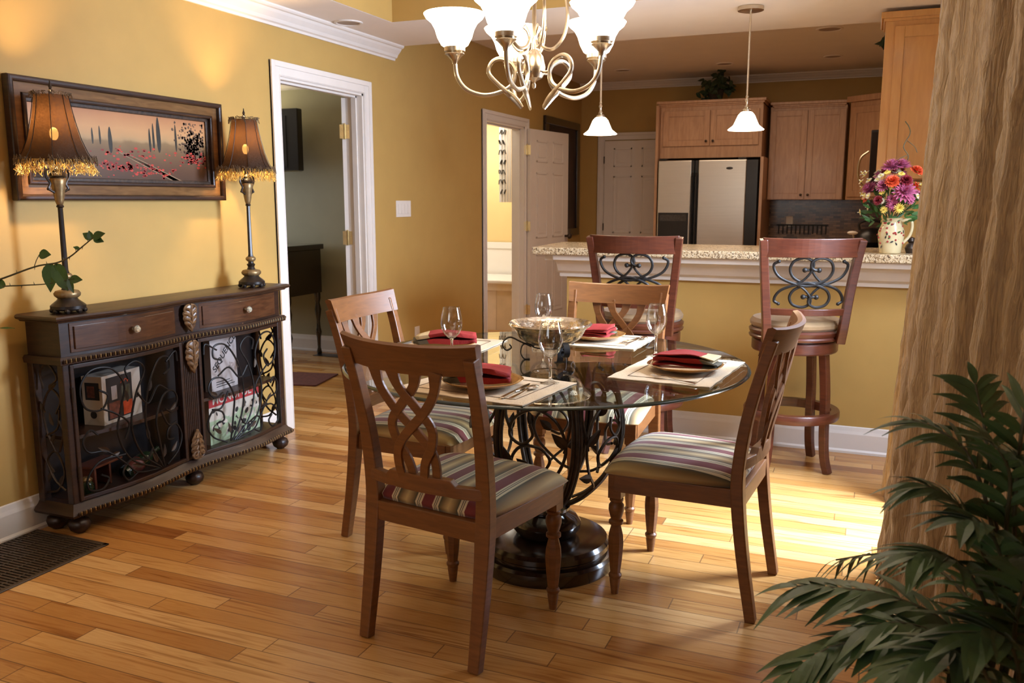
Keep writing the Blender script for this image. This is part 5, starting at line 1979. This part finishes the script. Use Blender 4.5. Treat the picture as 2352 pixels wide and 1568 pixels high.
M().tube(cr([(.058, -.03, .32), (.02, -.04, .30), (-.01, -.04, .265)], 5), .0018, 5).tube(cr([(.05, -.02, .39), (.085, -.02, .36), (.10, -.02, .33)], 5), .0018, 5).build('curly_twig', STEM, bq)
og = thing('ornament', 'small mottled ornament just behind the painted pitcher', 'ornament', (3.335, 3.53, 1.0825))
M().lathe([(0, 0), (.022, 0), (.030, .025), (.022, .045), (.012, .052), (.020, .062), (.016, .078), (0, .084)], 20).build('figure', BRONZE, og, smooth=True)


# ================================================================ CURTAINS
def curtain(name, path, zt, label, seed, amp=.05, waves=5, flare=.07, n=150, lean=None):
    random.seed(seed)
    P_ = cr([(x, y, 0) for x, y in path], 40)
    # resample by length
    d = [0]
    for a, b_ in zip(P_, P_[1:]):
        d.append(d[-1] + (b_ - a).length)
    T = d[-1]
    ph = [random.uniform(0, 6) for _ in range(6)]
    rows = 44
    vs, fs = [], []
    for j in range(rows + 1):
        v = j / rows
        z = .012 + (zt - .012) * v
        for i in range(n + 1):
            s_ = T * i / n
            k = max(0, min(len(P_) - 2, next((q_ for q_ in range(len(d) - 1) if d[q_ + 1] >= s_), len(d) - 2)))
            t = (s_ - d[k]) / max(1e-9, d[k + 1] - d[k])
            p = P_[k].lerp(P_[k + 1], t)
            tg = (P_[k + 1] - P_[k]).normalized()
            nr = Vector((-tg.y, tg.x, 0))
            u = i / n
            w_ = 2 * PI * waves * (u + .018 * math.sin(2 * PI * u * 2 + ph[0]) + .012 * math.sin(v * 3 + ph[1]) * (1 - u))
            o_ = -amp * ((2 * abs(math.sin(w_ * .5)) ** .55 - 1.1) + .22 * math.sin(1.5 * w_ + ph[2] + v * .8) + .08 * math.sin(5 * w_ + v * 2.2 + ph[3])) * (.80 + .30 * (1 - v))
            o_ += .004 * math.sin(z * 31 + w_ * 2) + .003 * math.sin(z * 57 + w_ * 5)
            q_ = p + nr * o_
            q_.x -= flare * (1 - v) ** 1.6
            q_.z = z + (.01 * math.sin(w_ + 1) if j == 0 else 0)
            vs.append(q_)
    m1 = n + 1
    for j in range(rows):
        for i in range(n):
            fs.append((j * m1 + i, j * m1 + i + 1, (j + 1) * m1 + i + 1, (j + 1) * m1 + i))
    o = M().add(vs, fs).build(name, CURT, None, smooth=True, angle=180, solid=.003)
    return tag(o, label, 'curtain', 'crinkled brown curtain panels')


curtain('curtain', [(3.35, 2.82), (3.44, 2.74), (3.54, 2.80), (3.64, 2.74), (3.73, 2.78)], 2.385, 'far crinkled brown curtain panel, gathered at the bar end of the window', 41, .045, 4, .085, 130)
curtain('curtain', [(3.382, 2.02), (3.418, 1.60), (3.46, 1.28), (3.54, .95), (3.62, .60), (3.69, .20), (3.73, -.25)], 2.385, 'near crinkled brown curtain panel, wide folds behind the palm', 43, .075, 8.5, .085, 300)
rod = thing('curtain_rod', 'dark curtain rod above the window, just under the ceiling', 'curtain rod', (0, 0, 0))
M().tube([(3.62, -.7, 2.389), (3.62, 2.95, 2.389)], .008, 10).build('rod', BRONZE, rod)


# ================================================================ PLANTS
def frond(t, path, n, ll, lw, seed, curl=.25, m_=None):
    random.seed(seed)
    P_ = cr(path, 8)
    q = M()
    m = len(P_)
    q.tube(P_, [.0035 * (1 - .7 * i / m) + .0008 for i in range(m)], 6, mi=1)
    for k in range(n):
        u = .22 + .78 * k / n
        i = min(m - 2, int(u * (m - 1)))
        p = P_[i].lerp(P_[i + 1], u * (m - 1) - i)
        tg = (P_[i + 1] - P_[i]).normalized()
        side = tg.cross(Vector((0, 0, 1)))
        if side.length < .05:
            side = Vector((1, 0, 0))
        side.normalize()
        up = side.cross(tg)
        ln = ll * (.62 + .38 * math.sin(PI * min(1, (u - .12) * 1.05)))
        for s in (-1, 1):
            d = side * s * .85 + tg * (.55 + .5 * u) + Vector((0, 0, random.uniform(-.15, .2)))
            q.leaf(p, d, ln * random.uniform(.85, 1.1), lw, up, k=6, droop=curl * random.uniform(.7, 1.4), fold=.25)
    tip = P_[-1]
    q.leaf(tip, P_[-1] - P_[-2], ll * .6, lw, (0, 0, 1), k=5, droop=curl)
    o = q.build('frond', [m_ or LEAF, STEM], t)
    return o


pl = thing('potted_palm', 'green parlour palm with arching fronds in the right foreground', 'plant', (3.31, .12, 0))
M().lathe([(0, 0), (.10, 0), (.12, .02), (.15, .20), (.165, .21), (.165, .24), (.15, .24), (.145, .21), (0, .21)], 40).build('pot', TERRA, pl, smooth=True, angle=40)
M().lathe([(0, .212), (.145, .212), (0, .216)], 30).build('soil', SOIL, pl)
FR = [
    ([(0, 0, .22), (0.045, 0.000, 0.548), (-0.007, 0.010, 0.655), (-0.095, 0.020, 0.688), (-0.178, 0.030, 0.684), (-0.251, 0.040, 0.671)], 13, 0.125, 0.030),
    ([(0, 0, .22), (0.032, -0.020, 0.518), (-0.047, -0.040, 0.626), (-0.120, -0.060, 0.644), (-0.191, -0.080, 0.623), (-0.242, -0.100, 0.580)], 12, 0.125, 0.030),
    ([(0, 0, .22), (0.048, 0.020, 0.615), (0.015, 0.080, 0.690), (-0.044, 0.140, 0.711), (-0.115, 0.180, 0.698), (-0.191, 0.220, 0.658)], 15, 0.085, 0.012),
    ([(0, 0, .22), (0.057, 0.000, 0.703), (0.033, 0.000, 0.861), (-0.003, 0.020, 0.951), (-0.048, 0.040, 0.981), (-0.084, 0.060, 0.988)], 13, 0.105, 0.016),
    ([(0, 0, .22), (0.057, 0.000, 0.703), (0.042, 0.040, 0.870), (0.029, 0.080, 0.968), (0.018, 0.100, 1.014), (0.011, 0.120, 1.047)], 12, 0.100, 0.016),
    ([(0, 0, .22), (0.069, 0.000, 0.705), (0.064, -0.020, 0.893), (0.061, -0.040, 1.002), (0.065, -0.040, 1.056), (0.073, -0.040, 1.090)], 12, 0.100, 0.018),
    ([(0, 0, .22), (0.060, 0.000, 0.666), (0.022, -0.020, 0.815), (-0.013, -0.020, 0.875), (-0.052, -0.020, 0.899), (-0.084, -0.020, 0.898)], 13, 0.100, 0.018),
    ([(0, 0, .22), (0.072, 0.000, 0.593), (0.030, -0.060, 0.740), (-0.009, -0.100, 0.807), (-0.047, -0.120, 0.829), (-0.077, -0.140, 0.829)], 12, 0.110, 0.024),
    ([(0, 0, .22), (0.078, 0.000, 0.594), (0.056, -0.070, 0.770), (0.034, -0.100, 0.848), (0.007, -0.120, 0.885), (-0.018, -0.140, 0.892)], 12, 0.110, 0.024),
    ([(0, 0, .22), (0.051, 0.000, 0.549), (0.011, -0.020, 0.628), (-0.037, -0.040, 0.666), (-0.090, -0.060, 0.680), (-0.134, -0.070, 0.668)], 12, 0.120, 0.028),
    ([(0, 0, .22), (0.088, 0.000, 0.558), (0.073, -0.070, 0.703), (0.070, -0.120, 0.795), (0.080, -0.140, 0.838), (0.096, -0.160, 0.855)], 11, 0.120, 0.028),
    ([(0, 0, .22), (0.078, -0.020, 0.491), (0.037, -0.120, 0.643), (-0.005, -0.160, 0.697), (-0.047, -0.180, 0.698), (-0.087, -0.200, 0.672)], 12, 0.120, 0.030),
    ([(0, 0, .22), (0.096, -0.020, 0.495), (0.076, -0.120, 0.652), (0.054, -0.160, 0.723), (0.028, -0.180, 0.747), (-0.001, -0.200, 0.745)], 11, 0.120, 0.030),
    ([(0, 0, .22), (0.069, 0.020, 0.658), (0.056, -0.020, 0.842), (0.052, -0.040, 0.933), (0.034, -0.060, 0.977), (0.016, -0.060, 0.996)], 12, 0.100, 0.020),
    ([(0, 0, .22), (0.088, 0.020, 0.662), (0.091, 0.040, 0.803), (0.100, 0.060, 0.872), (0.091, 0.060, 0.914), (0.077, 0.060, 0.935)], 12, 0.100, 0.020),
]
for k, (pth, n_, ll, lw) in enumerate(FR):
    frond(pl, [tuple(p) for p in pth], n_, ll, lw, 60 + k, .32 if k != 2 else .8)

# twig of a tall leafy plant reaching in from the left
rp = thing('rose_shrub', 'thin thorny green branch with leaves reaching in from the left edge', 'plant', (.40, .15, 0))
M().lathe([(0, 0), (.10, 0), (.13, .22), (.14, .24), (.12, .24), (0, .22)], 30).build('pot', TERRA, rp, smooth=True, angle=40)
q = M()
st1 = cr([(0, 0, .2), (-.02, .05, .6), (.05, .12, .95), (.285, .15, 1.128), (.429, .15, 1.121), (.502, .15, 1.134), (.643, .15, 1.173), (.726, .15, 1.186), (.776, .15, 1.203), (.826, .15, 1.232), (.867, .15, 1.256)], 6)
st2 = cr([(0, 0, .2), (.02, .03, .5), (.12, .10, .85), (.307, .15, 1.028), (.426, .15, 1.098), (.499, .15, 1.113), (.586, .15, 1.120), (.686, .15, 1.128), (.785, .15, 1.145)], 6)
q.tube(st1, [.0042 - .0028 * i / len(st1) for i in range(len(st1))], 6)
q.tube(st2, [.0038 - .0026 * i / len(st2) for i in range(len(st2))], 6)
q.tube([(.640, .15, 1.173), (.650, .15, 1.190), (.664, .15, 1.207)], .0012, 5)
for st_ in (st1, st2):
    for i in range(18, len(st_) - 1, 3):
        q.tube([st_[i], st_[i] + Vector((-.003, 0, .009 * (1 if i % 2 else -1)))], [.0015, .0003], 4)
q.build('branch', STEM, rp)
for (p, d, ln, wd) in (((.664, .15, 1.207), (1, 0, .05), .044, .028), ((.860, .15, 1.250), (-.3, 0, 1), .026, .020), ((.862, .15, 1.252), (-1, 0, .5), .036, .020), ((.865, .15, 1.256), (1, 0, .30), .046, .024), ((.867, .15, 1.254), (1, 0, -.2), .036, .020),
                       ((.815, .15, 1.225), (-1, 0, .25), .024, .010), ((.705, .15, 1.183), (-.15, 0, -1), .075, .052), ((.715, .15, 1.180), (.8, 0, -.9), .075, .046), ((.770, .15, 1.143), (1, 0, .05), .046, .024),
                       ((.725, .15, 1.150), (.8, 0, -.8), .050, .028), ((.765, .15, 1.145), (.4, 0, -1), .040, .020), ((.520, .15, 1.115), (-1, 0, .3), .046, .028), ((.483, .15, .995), (1, 0, .1), .060, .005)):
    M().leaf(p, d, ln, wd, (.15, -1, .35), k=6, fold=.2, droop=.05).build('leaf', LEAF2, rp)

# ================================================================ THE STUDY
tv = thing('television', 'flat black television on the study wall, cut off by the door frame', 'television', (-1.64, 4.87, 1.86), R(6))
M().box(-.50, .235, -.03, .05, -.26, .26).build('casing', BLACKP, tv, bevel=.008)
M().box(-.47, .12, -.034, -.029, -.23, .20).build('screen', mat('tv_screen', (.03, .03, .035), .15, noise=(3, .2)), tv)
M().box(-.05, .05, .05, .16, -.05, .05).build('wall_bracket', IRON, tv)
M().box(.06, .22, -.036, .04, -.268, -.26).build('stand_bar', SILVER, tv)
dk = thing('writing_desk', 'dark desk on turned legs in the study, seen through the left doorway', 'desk', (-1.83, 4.76, 0))
M().box(-.55, .54, -.26, .26, .93, .975).build('top', BASEW, dk, bevel=.006)
M().box(-.53, .52, -.24, .24, .55, .93).build('body', BASEW, dk, bevel=.004)
for (x, y) in ((-.50, -.21), (.49, -.21), (.49, .21), (-.50, .21)):
    M().lathe([(.02, .0), (.024, .02), (.014, .06), (.018, .15), (.028, .2), (.018, .24), (.016, .3), (.03, .40), (.018, .46), (.028, .5), (.028, .56)], 16, (x, y, 0)).build('leg', BASEW, dk, smooth=True)
M().tube([(-.50, -.21, .14), (.49, -.21, .14)], .011, 8).build('stretcher', BASEW, dk)
M().tube(cr([(.49, -.21, .14), (.50, -.24, .08), (.52, -.28, .03), (.56, -.30, .015)], 5), .018, 8).build('curled_foot', BASEW, dk, smooth=True)
rv = M().box(-.16, .16, -.06, .06, 0, .004).build('floor_register', BLACKP, None)
rv.location = (-1.18, 4.93, 0)
tag(rv, 'small dark floor register by the study baseboard', 'vent')
rg = M().box(-.45, .35, -.22, .22, 0, .010).build('rug', mat('dark_red_rug', (.10, .025, .018), .95, noise=(50, .3)), None, bevel=.003)
rg.location = (-.95, 3.95, .0005)
rg.rotation_euler = (0, 0, R(12))
tag(rg, 'dark red rug end on the study floor', 'rug')
